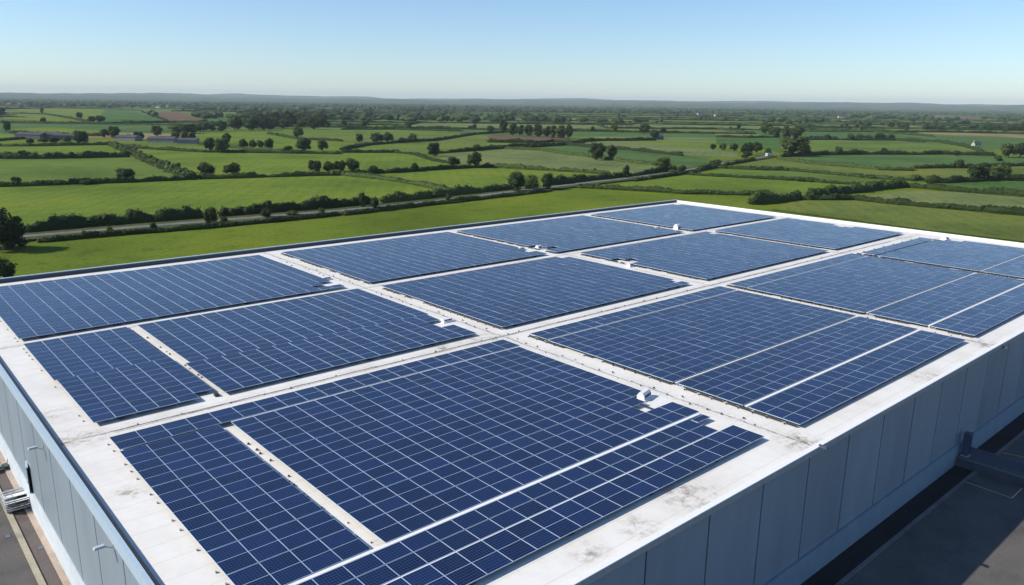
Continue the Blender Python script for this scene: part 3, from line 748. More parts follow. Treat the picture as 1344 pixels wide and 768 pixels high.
# ------------------------------------------------------------------ wall lamps, door, yard things
def wall_lamp(p, nrm, label, k=.62, hm=None):
    hm = hm or LAMPG
    e = empty('wall_lamp', p); tag(e, label, 'wall lamp')
    n = Vector(nrm); t = Vector((-n.y, n.x, 0))
    m = MB(); m.bar(Vector((0, 0, -.25)), n * .75 * k + Vector((0, 0, .02)), .03, STEEL, 8); m.build('arm', e)
    m = MB(); m.bar(Vector((0, 0, 0)) - n * .0, n * .04, .13, GREYM, 10); m.build('wall_plate', e)
    m = MB()
    c = n * .95 * k; hw = .13
    for a, b, mat in ((.07, .02, STEEL),):
        pts = [c - n * .27 - t * hw, c + n * .27 - t * hw, c + n * .27 + t * hw, c - n * .27 + t * hw]
        lo = [q + Vector((0, 0, -.03)) for q in pts]; hi = [c + (q - c) * .8 + Vector((0, 0, .08)) for q in pts]
        m.face(hi, hm); m.face(lo[::-1], GREYM)
        for i in range(4): m.face([lo[i], lo[(i + 1) % 4], hi[(i + 1) % 4], hi[i]], hm)
    m.build('lamp_head', e)
wall_lamp(on_x(57, 585, BX0), (-1, 0, 0), 'grey wall lamp on the sunlit left wall above the open door')
wall_lamp(on_x(148, 713, BX0), (-1, 0, 0), 'grey wall lamp on the sunlit left wall nearest the camera')
wall_lamp(on_y(1075, 585, BY0), (0, -1, 0), 'small dark lamp on the shaded right wall below the cross walkway', .3, LAMPD)
wall_lamp(on_y(1314, 455, BY0), (0, -1, 0), 'small dark lamp on the shaded right wall near the far end', .3, LAMPD)

# open hatch on the left wall
dt = on_x(35, 607, BX0); db = on_x(42, 643, BX0)
e = empty('open_hatch', (BX0 - .03, dt.y, db.z), math.radians(82)); tag(e, 'dark green hatch standing ajar on the sunlit left wall above the cage trolley', 'hatch')
hh = dt.z - db.z
m = MB(); m.box(-1.15, 0, -.03, .03, 0, hh, GREENM); m.build('leaf', e)
m = MB(); m.box(-1.2, .05, -.07, .07, hh + .02, hh + .12, COPE); m.build('top_frame', e)
m = MB(); m.box(-1.0, -.85, .032, .09, hh * .4, hh * .4 + .06, STEEL); m.build('handle', e)

# steel cage trolley by the left wall
tp = at(27, 668, 0)
tr = empty('cage_trolley', (6.9, tp.y - .55, .02), 0); tag(tr, 'white and grey steel cage trolley parked by the left wall', 'trolley')
def tro():
    W2, L = .82, 3.0
    m = MB(); m.box(-W2, W2, 0, L, .22, .32, GREYM); m.build('deck', tr)
    m = MB()
    for k in range(5): m.box(-W2 + .02, W2 - .02, -.02, .02, .36 + k * .14, .42 + k * .14, DARK)
    m.build('front_panel', tr)
    for k, (cx, cy, cw) in enumerate(((-.4, .9, .5), (.3, .95, .6), (-.3, 1.8, .7), (.4, 1.75, .5))):
        m = MB(); m.box(cx - cw / 2, cx + cw / 2, cy - .2, cy + .2, .322, .62, DARK if k % 2 else STEEL); m.build('load_box', tr)
    for y, mat in ((.12, WHITEM), (1.15, WHITEM), (2.15, GREYM), (2.6, GREYM)):
        m = MB(); m.box(-W2 + .04, W2 - .04, y, y + (.45 if mat is WHITEM else .28), .75 if mat is WHITEM else .6, .80 if mat is WHITEM else .64, mat); m.build('shelf_board', tr)
    for sx in (-W2, W2):
        m = MB()
        for y in (0, .75, 1.5, 2.25, L): m.bar((sx, y, .3), (sx, y, 1.35), .022, WHITEM, 6)
        for z in (.7, 1.0, 1.35): m.bar((sx, 0, z), (sx, L, z), .016, WHITEM, 6)
        for k in range(18): m.bar((sx, .08 + k * .165, .32), (sx, .08 + k * .165, 1.35), .008, STEEL, 4)
        m.build('cage_side', tr)
    for sx in (-W2 + .1, W2 - .1):
        for y in (.2, L - .2):
            m = MB(); m.bar((sx - .03, y, .11), (sx + .03, y, .11), .11, DARK, 12); m.build('wheel', tr)
tro()
lp = at(10, 616, 0)
e = empty('flat_trolley', (6.75, lp.y, .02), .15); tag(e, 'low flat grey green trolley behind the cage trolley by the left wall', 'trolley')
m = MB(); m.box(-.9, .8, -.35, .35, .28, .38, GREENM); m.box(-.7, .3, -.22, .22, .38, .55, STEEL); m.build('platform', e)
m = MB(); m.bar((.8, -.3, .3), (.95, -.3, .95), .025, DARK); m.bar((.8, .3, .3), (.95, .3, .95), .025, DARK); m.bar((.95, -.3, .95), (.95, .3, .95), .025, DARK); m.build('push_handle', e)
for a in (-.7, .6):
    for b in (-.28, .28):
        m = MB(); m.bar((a, b - .03, .12), (a, b + .03, .12), .12, DARK, 12); m.build('wheel', e)
# drain covers
for X, Y, lb in ((53, 719, 'dark square drain cover in the brown lane by the left wall'), (10, 704, 'dark drain cover on the grey road left of the pale kerb')):
    p = at(X, Y, 0)
    m = MB(); m.box(-.2, .2, -.3, .3, .0, .012, DARK)
    for k in range(5): m.box(-.17, .17, -.25 + k * .11, -.21 + k * .11, .0125, .02, GREYM)
    o = m.build('drain_cover', None, (p.x, p.y, .022)); tag(o, lb, 'drain cover')

# concrete path and gate post on the shaded side
p0 = at(1251, 601); p1 = at(1264, 590)
xa = at(1262, 603).x; xb = xa + 4.0
pa = on_y(1251, 601, BY0).x
e = empty('loading_platform', (pa + .2, BY0 - .2, 0)); tag(e, 'raised dark concrete loading platform reaching out from the shaded right wall', 'platform')
m = MB(); m.box(0, 3.0, -34, 0, 0, .78, PATHM); m.build('slab', e)
m = MB(); m.box(-.04, 3.04, -34, .02, .782, .86, KERB_GREY); m.build('edge_cap', e)
m = MB(); m.box(.14, 2.86, -34, -.1, .862, .88, PATHM); m.build('deck', e)
e = empty('utility_cabinet', (pa + .85, BY0 - .62, .88)); tag(e, 'slim dark utility cabinet standing on the loading platform by the right wall', 'cabinet')
m = MB(); m.box(-.3, .3, -.25, .27, .1, 2.0, LAMPD); m.build('body', e)
m = MB(); m.box(-.34, .34, -.29, .3, 0, .1, GREYM); m.build('base', e)
m = MB(); m.box(-.34, .34, -.29, .3, 2.0, 2.06, LAMPD); m.build('cap', e)
m = MB(); m.box(-.24, .24, -.27, -.255, .25, 1.85, DARK); m.build('door', e)
def paint_line(pts, wdt=.1):
    struct('bay_marking', ribbon('bay_marking', pts, wdt, PAINT, .024).mesh('bay_marking'))
cc = lambda x, y: at(1060 + x / 3.694, 560 + y / 3.694)
paint_line([cc(762, 268), cc(990, 348)]); paint_line([cc(990, 348), cc(1040, 300)])
paint_line([cc(945, 128), cc(1100, 160)]); paint_line([cc(905, 180), cc(1100, 240)])

# ------------------------------------------------------------------ vegetation builders
ICO_V = []; ICO_F = []
def _ico():
    t = (1 + 5 ** .5) / 2
    V = np.array([(-1, t, 0), (1, t, 0), (-1, -t, 0), (1, -t, 0), (0, -1, t), (0, 1, t), (0, -1, -t), (0, 1, -t), (t, 0, -1), (t, 0, 1), (-t, 0, -1), (-t, 0, 1)], float)
    V /= np.linalg.norm(V[0])
    F = [(0, 11, 5), (0, 5, 1), (0, 1, 7), (0, 7, 10), (0, 10, 11), (1, 5, 9), (5, 11, 4), (11, 10, 2), (10, 7, 6), (7, 1, 8), (3, 9, 4), (3, 4, 2), (3, 2, 6), (3, 6, 8), (3, 8, 9), (4, 9, 5), (2, 4, 11), (6, 2, 10), (8, 6, 7), (9, 8, 1)]
    return V, np.array(F)
ICO_V, ICO_F = _ico()
def leaf_quads(P, N, size, rs):
    """quads centred on P facing roughly N"""
    n = len(P); N = N + rs.normal(0, .55, (n, 3)); N /= np.linalg.norm(N, axis=1)[:, None]
    A = np.cross(N, rs.normal(0, 1, (n, 3))); A /= np.linalg.norm(A, axis=1)[:, None]
    B = np.cross(N, A); s = size * rs.uniform(.6, 1.3, (n, 1)); t = s * rs.uniform(.6, 1.0, (n, 1))
    V = np.stack([P - A * s - B * t * .6, P + A * s * .7 - B * t, P + A * s + B * t * .7, P - A * s * .6 + B * t], 1).reshape(-1, 3)
    F = np.arange(4 * n).reshape(-1, 4)
    return V, F
def crown_geo(seed, kind):
    rs = np.random.RandomState(seed)
    if kind == 'round': c, r, nl, lr = (0, 0, .52), (.35, .35, .34), 26, (.08, .21)
    elif kind == 'tall': c, r, nl, lr = (0, 0, .53), (.20, .20, .38), 14, (.12, .18)
    elif kind == 'bush': c, r, nl, lr = (0, 0, .46), (.36, .36, .36), 13, (.18, .26)
    V = []; F = []; off = 0; core_n = 0
    cents = []
    for i in range(nl):
        d = rs.normal(0, 1, 3); d /= np.linalg.norm(d); k = rs.uniform(.55, 1) if i else 0
        cents.append((np.array(c) + d * np.array(r) * k, rs.uniform(*lr)))
    for ce, lr_ in cents:
        j = ICO_V * (1 + rs.uniform(-.18, .18, (12, 1))) * lr_ * .78 * np.array([1, 1, .95]) + ce
        V.append(j); F += [tuple(f + off) for f in ICO_F]; off += 12
    for ce, lr_ in cents:
        n = 120; D = rs.normal(0, 1, (n, 3)); D /= np.linalg.norm(D, axis=1)[:, None]
        P = ce + D * lr_ * rs.uniform(.72, 1.24, (n, 1))
        v, f = leaf_quads(P, D + .5 * (P - np.array(c)) / .35, .030, rs)
        V.append(v); F += [tuple(q + off) for q in f]; off += len(v)
    V = np.concatenate(V); 
    if kind == 'bush': V[:, 2] = np.maximum(V[:, 2], .0)
    return V, F, cents
def trunk_geo(seed, cents, kind):
    m = MB(); r = random.Random(seed); top = .34 if kind == 'round' else .3
    m.bar((0, 0, 0), (r.uniform(-.01, .01), r.uniform(-.01, .01), top), .030, BARK, 8, .020)
    for ce, lr_ in cents[1:7]:
        m.bar((0, 0, top * r.uniform(.7, .98)), Vector(ce), .014, BARK, 5, .005)
    return m
CROWN = {}; TRUNK = {}; WHOLE = {}
for kind, seeds in (('round', (1, 2, 3, 4)), ('tall', (11, 12, 13)), ('bush', (21, 22, 23))):
    for s in seeds:
        V, F, ce = crown_geo(s, kind)
        for lm in (LEAF, LEAFB):
            CROWN.setdefault((kind, lm.name), []).append(np_mesh('crown', V, F, [lm]))
        TRUNK.setdefault(kind, []).append(trunk_geo(s, ce, kind).mesh('trunk'))
        # joined version for trees too small to show their parts
        tm = trunk_geo(s, ce, kind); VV = list(map(tuple, V)); o_ = len(VV); FF = list(F) + [tuple(i + o_ for i in f) for f in tm.f]
        for lm in (LEAF, LEAFB): WHOLE.setdefault((kind, lm.name), []).append(np_mesh('tree', VV + tm.v, FF, [lm, BARK], [0] * len(F) + [1] * len(tm.f)))
TR = random.Random(5)
def tree(p, h, wdt, label, kind='round', light=False, small=False, name=None, cat=None, group=None):
    light = light or TR.random() < .3
    name = name or ('bush' if kind == 'bush' else 'tree'); cat = cat or ('bush' if kind == 'bush' else 'tree')
    unit = {'round': .90, 'tall': .60, 'bush': .98}[kind]; top = {'round': .93, 'tall': .95, 'bush': .92}[kind]
    sx = wdt / unit; sz = h / top; i = TR.randrange(len(TRUNK[kind])); rz = TR.uniform(0, 6.28)
    if small:
        o = link(name, WHOLE[(kind, (LEAFB if light else LEAF).name)][i], None, p); o.scale = (sx, sx, sz); o.rotation_euler = (0, 0, rz); tag(o, label, cat, group); return o
    e = empty(name, p, rz); tag(e, label, cat, group); e.scale = (sx, sx, sz)
    link('crown', CROWN[(kind, (LEAFB if light else LEAF).name)][i], e)
    if kind != 'bush': link('trunk', TRUNK[kind][i], e)
    return e
def tpx(c, x, y, hp, wp, label, **k):
    o = CR[c]; p = g(c, x, y); d = fwd_dist(p); s = d / FPX / o[2]
    return tree(p, hp * s, wp * s, label, **k)

def hedge_geo(P, h, wdt, seed, lod):
    """lumpy hedge along a ground polyline"""
    rs = np.random.RandomState(seed); pts = []
    ds = lod * 1.1
    for a, b in zip(P, P[1:]):
        n = max(1, int((b - a).length / ds))
        for i in range(n): pts.append(a.lerp(b, i / n))
    pts.append(P[-1])
    V = []; F = []; n = len(pts)
    prof = [(-.5, 0), (-.56, .5), (-.34, .92), (0, 1.0), (.34, .92), (.56, .5), (.5, 0)]
    hs = []
    for i, p in enumerate(pts):
        d = (pts[min(i + 1, n - 1)] - pts[max(i - 1, 0)]).normalized(); nr = Vector((-d.y, d.x, 0))
        q = Vector((p.x * .11 / lod ** .5, p.y * .11 / lod ** .5, seed * .7)); q2 = q * 3.7
        f = .80 + .45 * mnoise.noise(q) + .35 * mnoise.noise(q2); f = max(.3, f) * (.4 if wdt > 5 else 1)
        fw = .9 + .4 * mnoise.noise(q + Vector((9, 3, 1))); end = .55 if i in (0, n - 1) else 1
        sh = nr * (wdt * .3 * mnoise.noise(q + Vector((3, 8, 5))))
        hs.append((p + sh, nr, h * f * end, wdt * fw * end))
        for (a, b) in prof:
            j = 1 + rs.uniform(-.1, .1)
            v = p + sh + nr * (a * wdt * fw * end * j); V.append((v.x, v.y, b * h * f * end * j * .92))
    k = len(prof)
    for i in range(n - 1):
        for j in range(k - 1):
            a = i * k + j; F.append((a, a + 1, a + k + 1, a + k))
    F.append(tuple(range(k))); F.append(tuple((n - 1) * k + j for j in reversed(range(k))))
    L = sum((b - a).length for a, b in zip(P, P[1:]))
    wide = wdt > 5
    for q in range(int(L * (wdt / 3.2 if wide else 1) / (.62 * h * lod ** .8))):
        c, nr, hh, ww = hs[rs.randint(0, n)]; rr = h * (rs.uniform(.2, .5) if wide else rs.uniform(.2, .40)); o_ = len(V)
        if wide: hh = h * rs.uniform(.4, 1.0)
        c = c + nr * (rs.uniform(-.42, .42) * ww) + Vector((nr.y, -nr.x, 0)) * rs.uniform(-.5, .5) * ds
        k_ = ICO_V * (1 + rs.uniform(-.2, .2, (12, 1))) * np.array([rr, rr, rr * .9]) + np.array([c.x, c.y, min(hh, h) * rs.uniform(.45, .85)])
        k_[:, 2] = np.maximum(k_[:, 2], 0.02); V += [tuple(v) for v in k_]; F += [tuple(int(x) + o_ for x in f) for f in ICO_F]
    nl = int(L * (11.0 + 5 * h + (14 if wide else 0)) / lod ** 1.7)
    if nl > 0:
        ii = rs.randint(0, n, nl); th = rs.uniform(.05, math.pi - .05, nl); PP = np.zeros((nl, 3)); NN = np.zeros((nl, 3))
        for q in range(nl):
            c, nr, hh, ww = hs[ii[q]]; ca, sa = math.cos(th[q]), math.sin(th[q])
            al = Vector((nr.y, -nr.x, 0)) * rs.uniform(-.6, .6) * ds
            x = c + nr * (ca * ww * .55) + al; rr = rs.uniform(.85, 1.1)
            PP[q] = (x.x, x.y, max(.1, (sa ** .7) * (h * rs.uniform(.2, .95) if wide else hh) * rr)); NN[q] = (nr.x * ca, nr.y * ca, sa)
        v, f = leaf_quads(PP, NN, .20 * lod ** .8, rs); o_ = len(V); V += [tuple(x) for x in v]; F += [tuple(q + o_) for q in f]
    return V, F
def hedge(P, h, wdt, label, light=False, lod=1.0, seed=None, name='hedge', group=None):
    seed = seed if seed is not None else TR.randrange(1000)
    c = P[0]; Q = [p - c for p in P]
    V, F = hedge_geo([Vector((p.x, p.y, 0)) for p in P], h, wdt, seed, lod)
    V = [(v[0] - c.x, v[1] - c.y, v[2]) for v in V]
    o = link(name, np_mesh(name, V, F, [LEAFB if light else LEAFH]), None, (c.x, c.y, 0))
    tag(o, label, 'hedge', group); return o
def hpx(pts, h, wdt, label, **k):
    P = [g(*p) for p in pts]; d = min(fwd_dist(p) for p in P); h *= 1.12
    k.setdefault('lod', max(.8, d / 260)); return hedge(P, h, wdt, label, **k)

# ------------------------------------------------------------------ hedges seen in the photo
HEDGES = [
 ([(1, 90, 590), (1, 290, 570), (1, 500, 552), (1, 760, 530)], 3.2, 2.6, 'thick dark roadside hedge left of the tall roadside bush'),
 ([(1, 820, 526), (1, 1000, 511), (1, 1274, 490), (2, 120, 480)], 3.0, 2.6, 'dark roadside hedge right of the tall roadside bush'),
 ([(2, 150, 477), (2, 380, 452), (2, 560, 434), (2, 640, 425)], 2.8, 2.4, 'dark roadside hedge left of the clump of three roadside trees'),
 ([(2, 770, 412), (2, 900, 396), (2, 980, 388), (2, 1080, 377)], 3.0, 2.4, 'dark roadside hedge right of the clump of three roadside trees'),
 ([(2, 1090, 376), (2, 1180, 362), (2, 1250, 352)], 2.2, 2.2, 'short roadside hedge left of the round tree at the road bend'),
 ([(1, 150, 620), (1, 420, 597), (1, 700, 574), (1, 1000, 547), (1, 1274, 520)], 1.15, 1.8, 'low scrubby verge along the near side of the road, left part'),
 ([(2, 10, 520), (2, 400, 474), (2, 600, 452), (2, 780, 430)], 1.25, 1.8, 'low scrubby verge along the near side of the road, middle part'),
 ([(2, 1095, 393), (2, 1200, 377), (3, 30, 362), (3, 150, 335), (3, 265, 315)], 1.7, 2.2, 'straggling hedge on the near side of the road climbing to the big rounded tree'),
 ([(1, -60, 415), (1, 100, 411), (1, 240, 406)], 1.9, 2.2, 'hedge at the far left below the lone round tree'),
 ([(1, 250, 405), (1, 360, 402), (1, 480, 398), (1, 740, 386)], 2.0, 2.2, 'hedge under the lone round tree up to the pair of round trees'),
 ([(1, 745, 385), (1, 900, 381), (1, 1130, 374), (1, 1274, 371), (2, 20, 370)], 2.0, 2.2, 'hedge running right from the pair of round trees'),
 ([(1, 420, 256), (1, 480, 285), (1, 560, 318), (1, 640, 352), (1, 690, 374), (1, 735, 382)], 2.4, 6.5, 'wide shaggy light green hedge running diagonally between left fields', True),
 ([(1, -100, 310), (1, 0, 309), (1, 150, 309)], 3.4, 2.8, 'thick dark hedge at the left edge between two green fields'),
 ([(1, 155, 309), (1, 330, 306), (1, 485, 302)], 3.6, 2.8, 'thick dark hedge ending at the wide shaggy hedge'),
 ([(1, -100, 263), (1, 150, 262), (1, 360, 258), (1, 425, 257)], 2.2, 2.5, 'hedge along the top of the small left field, below the grey sheds'),
 ([(1, 470, 268), (1, 640, 278), (1, 760, 285), (1, 900, 286), (1, 1060, 289), (1, 1274, 292)], 1.8, 2.2, 'long thin hedge above the broad field left of centre'),
 ([('L', 30, 152), ('L', 250, 157), ('L', 400, 181), ('L', 560, 214)], 2.5, 3, 'curved thin hedge between two light fields, upper left'),
 ([('L', 0, 205), ('L', 300, 212), ('L', 650, 214), ('L', 970, 208), ('L', 1220, 200)], 2.5, 3.5, 'long hedge below the ploughed brown field, upper left'),
 ([('L', 30, 128), ('L', 300, 121), ('L', 620, 128), ('L', 840, 140)], 3, 4, 'hedge along the skyline side of the upper left fields'),
 ([('L', 835, 145), ('L', 965, 192), ('L', 990, 204)], 2.5, 3, 'short hedge between the emerald and the ploughed brown field'),
 ([('L', 60, 268), ('L', 400, 282), ('L', 600, 285)], 2.2, 3, 'thin hedge in front of the grey farm sheds at the left'),
 ([('L', -60, 318), ('L', 180, 300)], 2, 3, 'short hedge at the far left below the grey farm sheds'),
 ([(1, 740, 257), (1, 950, 276), (1, 1060, 286)], 1.8, 2.2, 'hedge along the row of small trees left of centre'),
 ([(1, 1000, 216), (1, 1110, 236), (1, 1274, 243)], 2, 2.5, 'hedge at the right end of the dark wood, sloping down'),
 ([(2, 0, 370), (2, 100, 379), (2, 230, 396), (2, 330, 416), (2, 430, 436)], 1.7, 3.4, 'lighter hedge slanting down to the road, centre left', True),
 ([(2, 0, 366), (2, 200, 361), (2, 330, 353), (2, 460, 345), (2, 560, 341)], 2.2, 2.4, 'dark hedge under the two centre trees'),
 ([(2, 560, 339), (2, 700, 350), (2, 870, 359), (2, 1000, 368)], 1.8, 2.4, 'hedge above the bright field behind the clump of three trees'),
 ([(2, 0, 286), (2, 200, 286), (2, 280, 295), (2, 350, 318), (2, 420, 329)], 1.7, 2.6, 'curved hedge bending down to the two centre trees'),
 ([(2, 330, 291), (2, 480, 280), (2, 610, 271), (2, 700, 268)], 2.0, 2.4, 'hedge right of the dark tree in the middle fields'),
 ([(2, 705, 267), (2, 840, 257), (2, 905, 250)], 2.4, 2.6, 'hedge leading right towards the twin trees'),
 ([(2, 610, 272), (2, 740, 278), (2, 800, 287), (2, 940, 306), (2, 1060, 321), (2, 1190, 337)], 1.9, 2.4, 'long hedge passing below the twin trees'),
 ([(2, 740, 264), (2, 840, 259), (2, 960, 269), (2, 1060, 276), (2, 1274, 298)], 2.2, 2.6, 'long hedge passing behind the twin trees'),
 ([(2, 0, 276), (2, 100, 259), (2, 250, 247), (2, 350, 242), (2, 500, 218), (2, 620, 210)], 2.2, 3, 'hedge climbing to the plantation wood, centre'),
 ([('z6', 0, 165), ('z6', 380, 172), ('z6', 520, 161), ('z6', 700, 168), ('z6', 860, 155), ('z6', 1344, 150)], 2.5, 3, 'long hedge in front of the plantation wood'),
 ([('z6', 0, 213), ('z6', 180, 203), ('z6', 430, 190), ('z6', 650, 184), ('z6', 830, 199)], 2.2, 2.6, 'arched hedge over the pale field in the centre'),
 ([(2, 0, 200), (2, 200, 200), (2, 450, 206)], 2.2, 3, 'far hedge left of the plantation wood'),
 ([(2, 860, 180), (2, 1274, 179)], 2.2, 3, 'far hedge right of the plantation wood'),
 ([(2, 860, 201), (2, 1100, 210), (2, 1274, 212)], 2.2, 3, 'far hedge by the slender tall tree'),
 ([(2, 880, 417), (2, 980, 421), (2, 1080, 427), (2, 1180, 432), (3, 0, 440), (3, 130, 442), (3, 330, 447)], 1.8, 2.6, 'bushy hedge just beyond the back corner of the roof'),
 ([(3, 20, 368), (3, 130, 376), (3, 300, 384), (3, 420, 391), (3, 520, 399), (3, 640, 406), (3, 720, 412)], 1.5, 2.4, 'gappy bushy hedge below the road, right of centre'),
 ([('z8', 0, 365), ('z8', 270, 380), ('z8', 500, 386), ('z8', 720, 405), ('z8', 990, 431)], 1.7, 2.4, 'upper gappy hedge below the road, right of centre'),
 ([('z8', 1060, 432), ('z8', 1200, 446), ('z8', 1344, 452)], 1.7, 2.4, 'short hedge right of the small thorn bushes'),
 ([('z8', 420, 306), ('z8', 640, 340), ('z8', 900, 360), ('z8', 1100, 381), ('z8', 1344, 386)], 1.9, 2.6, 'hedge along the lower side of the long deep green field'),
 ([('z8', 440, 292), ('z8', 640, 281), ('z8', 760, 276), ('z8', 1000, 275), ('z8', 1344, 277), ('z3', 300, 194), ('z3', 900, 211)], 2.4, 3, 'long tree dotted hedge above the long deep green field'),
 ([('z8', 620, 557), ('z8', 800, 546), ('z8', 960, 531), ('z8', 1100, 511), ('z8', 1280, 496)], 3.0, 3.0, 'thick clipped dark hedge beyond the right end of the roof'),
 ([(3, 460, 463), (3, 640, 464), (3, 800, 482), (3, 950, 494), (3, 1100, 507), (3, 1274, 523), (3, 1500, 545)], 2.3, 3, 'long dark hedge nearest the white end parapet'),
 ([('z8', 225, 612), ('z8', 350, 606), ('z8', 480, 592), ('z8', 565, 574)], 3.2, 3, 'short thick dark hedge touching the roof outline at the far end'),
 ([(3, 820, 414), (3, 900, 421), (3, 1060, 434), (3, 1274, 451), (3, 1450, 466)], 2.2, 2.8, 'hedge below the emerald field at the right edge'),
 ([('z3', 140, 512), ('z3', 350, 516), ('z3', 600, 503), ('z3', 900, 487), ('z3', 1400, 490)], 3.0, 3, 'thick dark hedge under the two spreading trees at the right'),
 ([('z3', 0, 352), ('z3', 250, 347), ('z3', 500, 346), ('z3', 650, 340), ('z3', 1050, 332), ('z3', 1400, 322)], 2.0, 2.8, 'hedge behind the two spreading trees at the right'),
 ([('z3', -60, 492), ('z3', 95, 487)], 2.0, 2.6, 'short hedge left of the thorn bushes at the right'),
 ([('z8', 0, 157), ('z8', 220, 161), ('z8', 425, 157)], 2.5, 3, 'far hedge above the field of emerald grass, right of centre'),
 ([('z8', 600, 173), ('z8', 1220, 180), ('z3', 100, 60)], 2.5, 3, 'far hedge beside the pale caravans'),
 ([('R', 600, 309), ('R', 830, 320), ('R', 1000, 350), ('R', 1100, 382)], 2.4, 3, 'curved far hedge by the white cottage at the right'),
 ([('R', 60, 259), ('R', 500, 263)], 2.5, 4, 'far thin hedge above the pale caravans'),
 ([('R', 0, 241), ('R', 400, 241)], 2.5, 4, 'far thin hedge over the big rounded tree'),
 ([('R', 600, 264), ('R', 1000, 265), ('R', 1344, 276)], 2.5, 4, 'far hedge along the top of the straw field'),
]
for i, H in enumerate(HEDGES):
    hpx(H[0], H[1], H[2], H[3], light=len(H) > 4 or i % 4 == 2, seed=i * 17 + 3)

# ------------------------------------------------------------------ trees seen in the photo
T = tpx
T(1, 470, 391, 46, 72, 'lone round tree in the hedge at the left, clear of others')
T(1, 770, 379, 54, 72, 'left one of the pair of round trees where the shaggy hedge ends')
T(1, 868, 373, 50, 72, 'right one of the pair of round trees where the shaggy hedge ends')
T(1, 62, 407, 34, 36, 'small dark bush at the left end of the second hedge', kind='bush')
T(1, 325, 405, 22, 56, 'low broad bush in the hedge left of the lone round tree', kind='bush')
T(1, 790, 556, 72, 54, 'tall dark oval bush right beside the road, largest of the roadside bushes', kind='bush')
T(1, 412, 588, 32, 28, 'small round roadside shrub left of the tall dark oval bush', kind='bush', light=True)
T(1, 318, 602, 30, 24, 'smallest roadside shrub near the left end of the road', kind='bush', light=True)
T(1, 575, 575, 32, 26, 'small dark roadside shrub just left of the tall dark oval bush', kind='bush')
T(1, 995, 532, 42, 44, 'dark round bush leaning over the road right of the tall oval bush', kind='bush')
T(1, 835, 548, 26, 28, 'little light shrub at the foot of the tall dark oval bush', kind='bush', light=True)
T(1, 1090, 524, 24, 46, 'low light shrub on the road edge, second right of the tall oval bush', kind='bush', light=True)
T(1, 1200, 518, 28, 26, 'small round shrub on the road edge, centre left', kind='bush')
T(1, 1145, 490, 28, 22, 'small upright sapling poking from the roadside hedge', kind='tall')
T(1, 1178, 364, 52, 54, 'left one of three round trees in a row on the second hedge')
T(1, 1228, 362, 42, 48, 'middle one of three round trees in a row on the second hedge')
T(1, 1270, 361, 46, 46, 'right one of three round trees in a row on the second hedge')
T(1, 830, 287, 54, 62, 'big dark tree at the front of the clump left of centre')
T(1, 785, 282, 50, 44, 'dark tree at the left of the clump left of centre')
T(1, 848, 254, 40, 38, 'tree standing up behind the clump left of centre')
for i, (x, y, h, w_) in enumerate(((910, 272, 36, 38), (945, 272, 34, 32), (972, 274, 34, 30), (1005, 277, 42, 38))):
    T(1, x, y, h, w_, '%s of four small trees in a row left of centre' % ['leftmost', 'second from the left', 'third from the left', 'rightmost'][i])
T(1, 1075, 285, 28, 40, 'low round tree between the row of four and the leafy pair', kind='bush')
T(1, 1135, 286, 52, 62, 'broad leafy tree, left of a pair beside the long thin hedge')
T(1, 1205, 282, 48, 46, 'dark leafy tree, right of a pair beside the long thin hedge')
T(1, 1112, 235, 46, 40, 'dark round tree at the right end of the dark wood')
T(1, 305, 257, 52, 56, 'big dark tree in front of the grey farm sheds')
T(1, 428, 232, 44, 44, 'dark tree right of the grey farm sheds, larger of two')
T(1, 392, 230, 32, 38, 'dark tree right of the grey farm sheds, smaller of two')
T(1, 588, 224, 38, 44, 'dark round tree at the left end of the pale sheds')
T(1, 115, 255, 22, 30, 'small tree at the left of the grey farm sheds', small=True)
T(1, 297, 160, 26, 26, 'lone round tree in the bright field at the upper left', small=True)
T(1, 345, 174, 24, 34, 'left tree of the grey clump under the emerald field', small=True)
T(1, 375, 174, 26, 36, 'right tree of the grey clump under the emerald field', small=True)
T(1, 158, 140, 24, 13, 'slim lone tree on the skyline side of the bright left field', kind='tall', small=True)
T(1, 28, 208, 40, 28, 'dark tree at the left frame edge, upper left', small=True)
T(1, 8, 150, 32, 30, 'dark tree at the left frame edge beside the bright hillside', small=True)
T('z1', 40, 450, 400, 420, 'large dark spreading tree at the left edge beside the road')
T('z1', -90, 430, 300, 300, 'large dark tree cut off by the left frame edge')
T('z1', 170, 430, 130, 240, 'dark thicket at the foot of the large tree at the left edge', kind='bush')
T('z1', 20, 770, 260, 260, 'dark bush at the left edge just above the roof corner', kind='bush')
T(2, 40, 359, 50, 62, 'wide round tree on the hedge, left of centre')
T(2, 2, 358, 42, 32, 'small tree just left of the wide round tree on the hedge')
T(2, 118, 364, 32, 36, 'low bushy tree right of the wide round tree on the hedge', kind='bush')
T(2, 275, 357, 32, 32, 'small round tree alone on the hedge in the centre')
T(2, 345, 301, 52, 50, 'dark tree in the middle fields, left of the pasture')
T(2, 420, 338, 38, 54, 'low spreading tree left of the tall centre tree')
T(2, 497, 343, 62, 62, 'tall round tree in the centre, bigger of two')
T(2, 508, 280, 28, 40, 'small dark tree on the hedge in the middle fields', kind='bush')
T(2, 652, 434, 76, 76, 'left tree of the clump of three beside the road')
T(2, 708, 426, 62, 66, 'middle bushy tree of the clump of three beside the road', light=True, kind='bush')
T(2, 768, 425, 62, 50, 'right tree of the clump of three beside the road')
T(2, 955, 314, 64, 68, 'left bigger one of the twin dark trees right of centre')
T(2, 1008, 312, 54, 44, 'right smaller one of the twin dark trees right of centre')
T(2, 1062, 384, 54, 28, 'slim round headed tree by the road, right of centre')
T(2, 1197, 360, 56, 68, 'big round tree at the bend of the road')
T(2, 1237, 372, 28, 32, 'small bush right of the round tree at the bend', kind='bush')
T(2, 1270, 365, 36, 34, 'dark bush second right of the round tree at the bend', kind='bush')
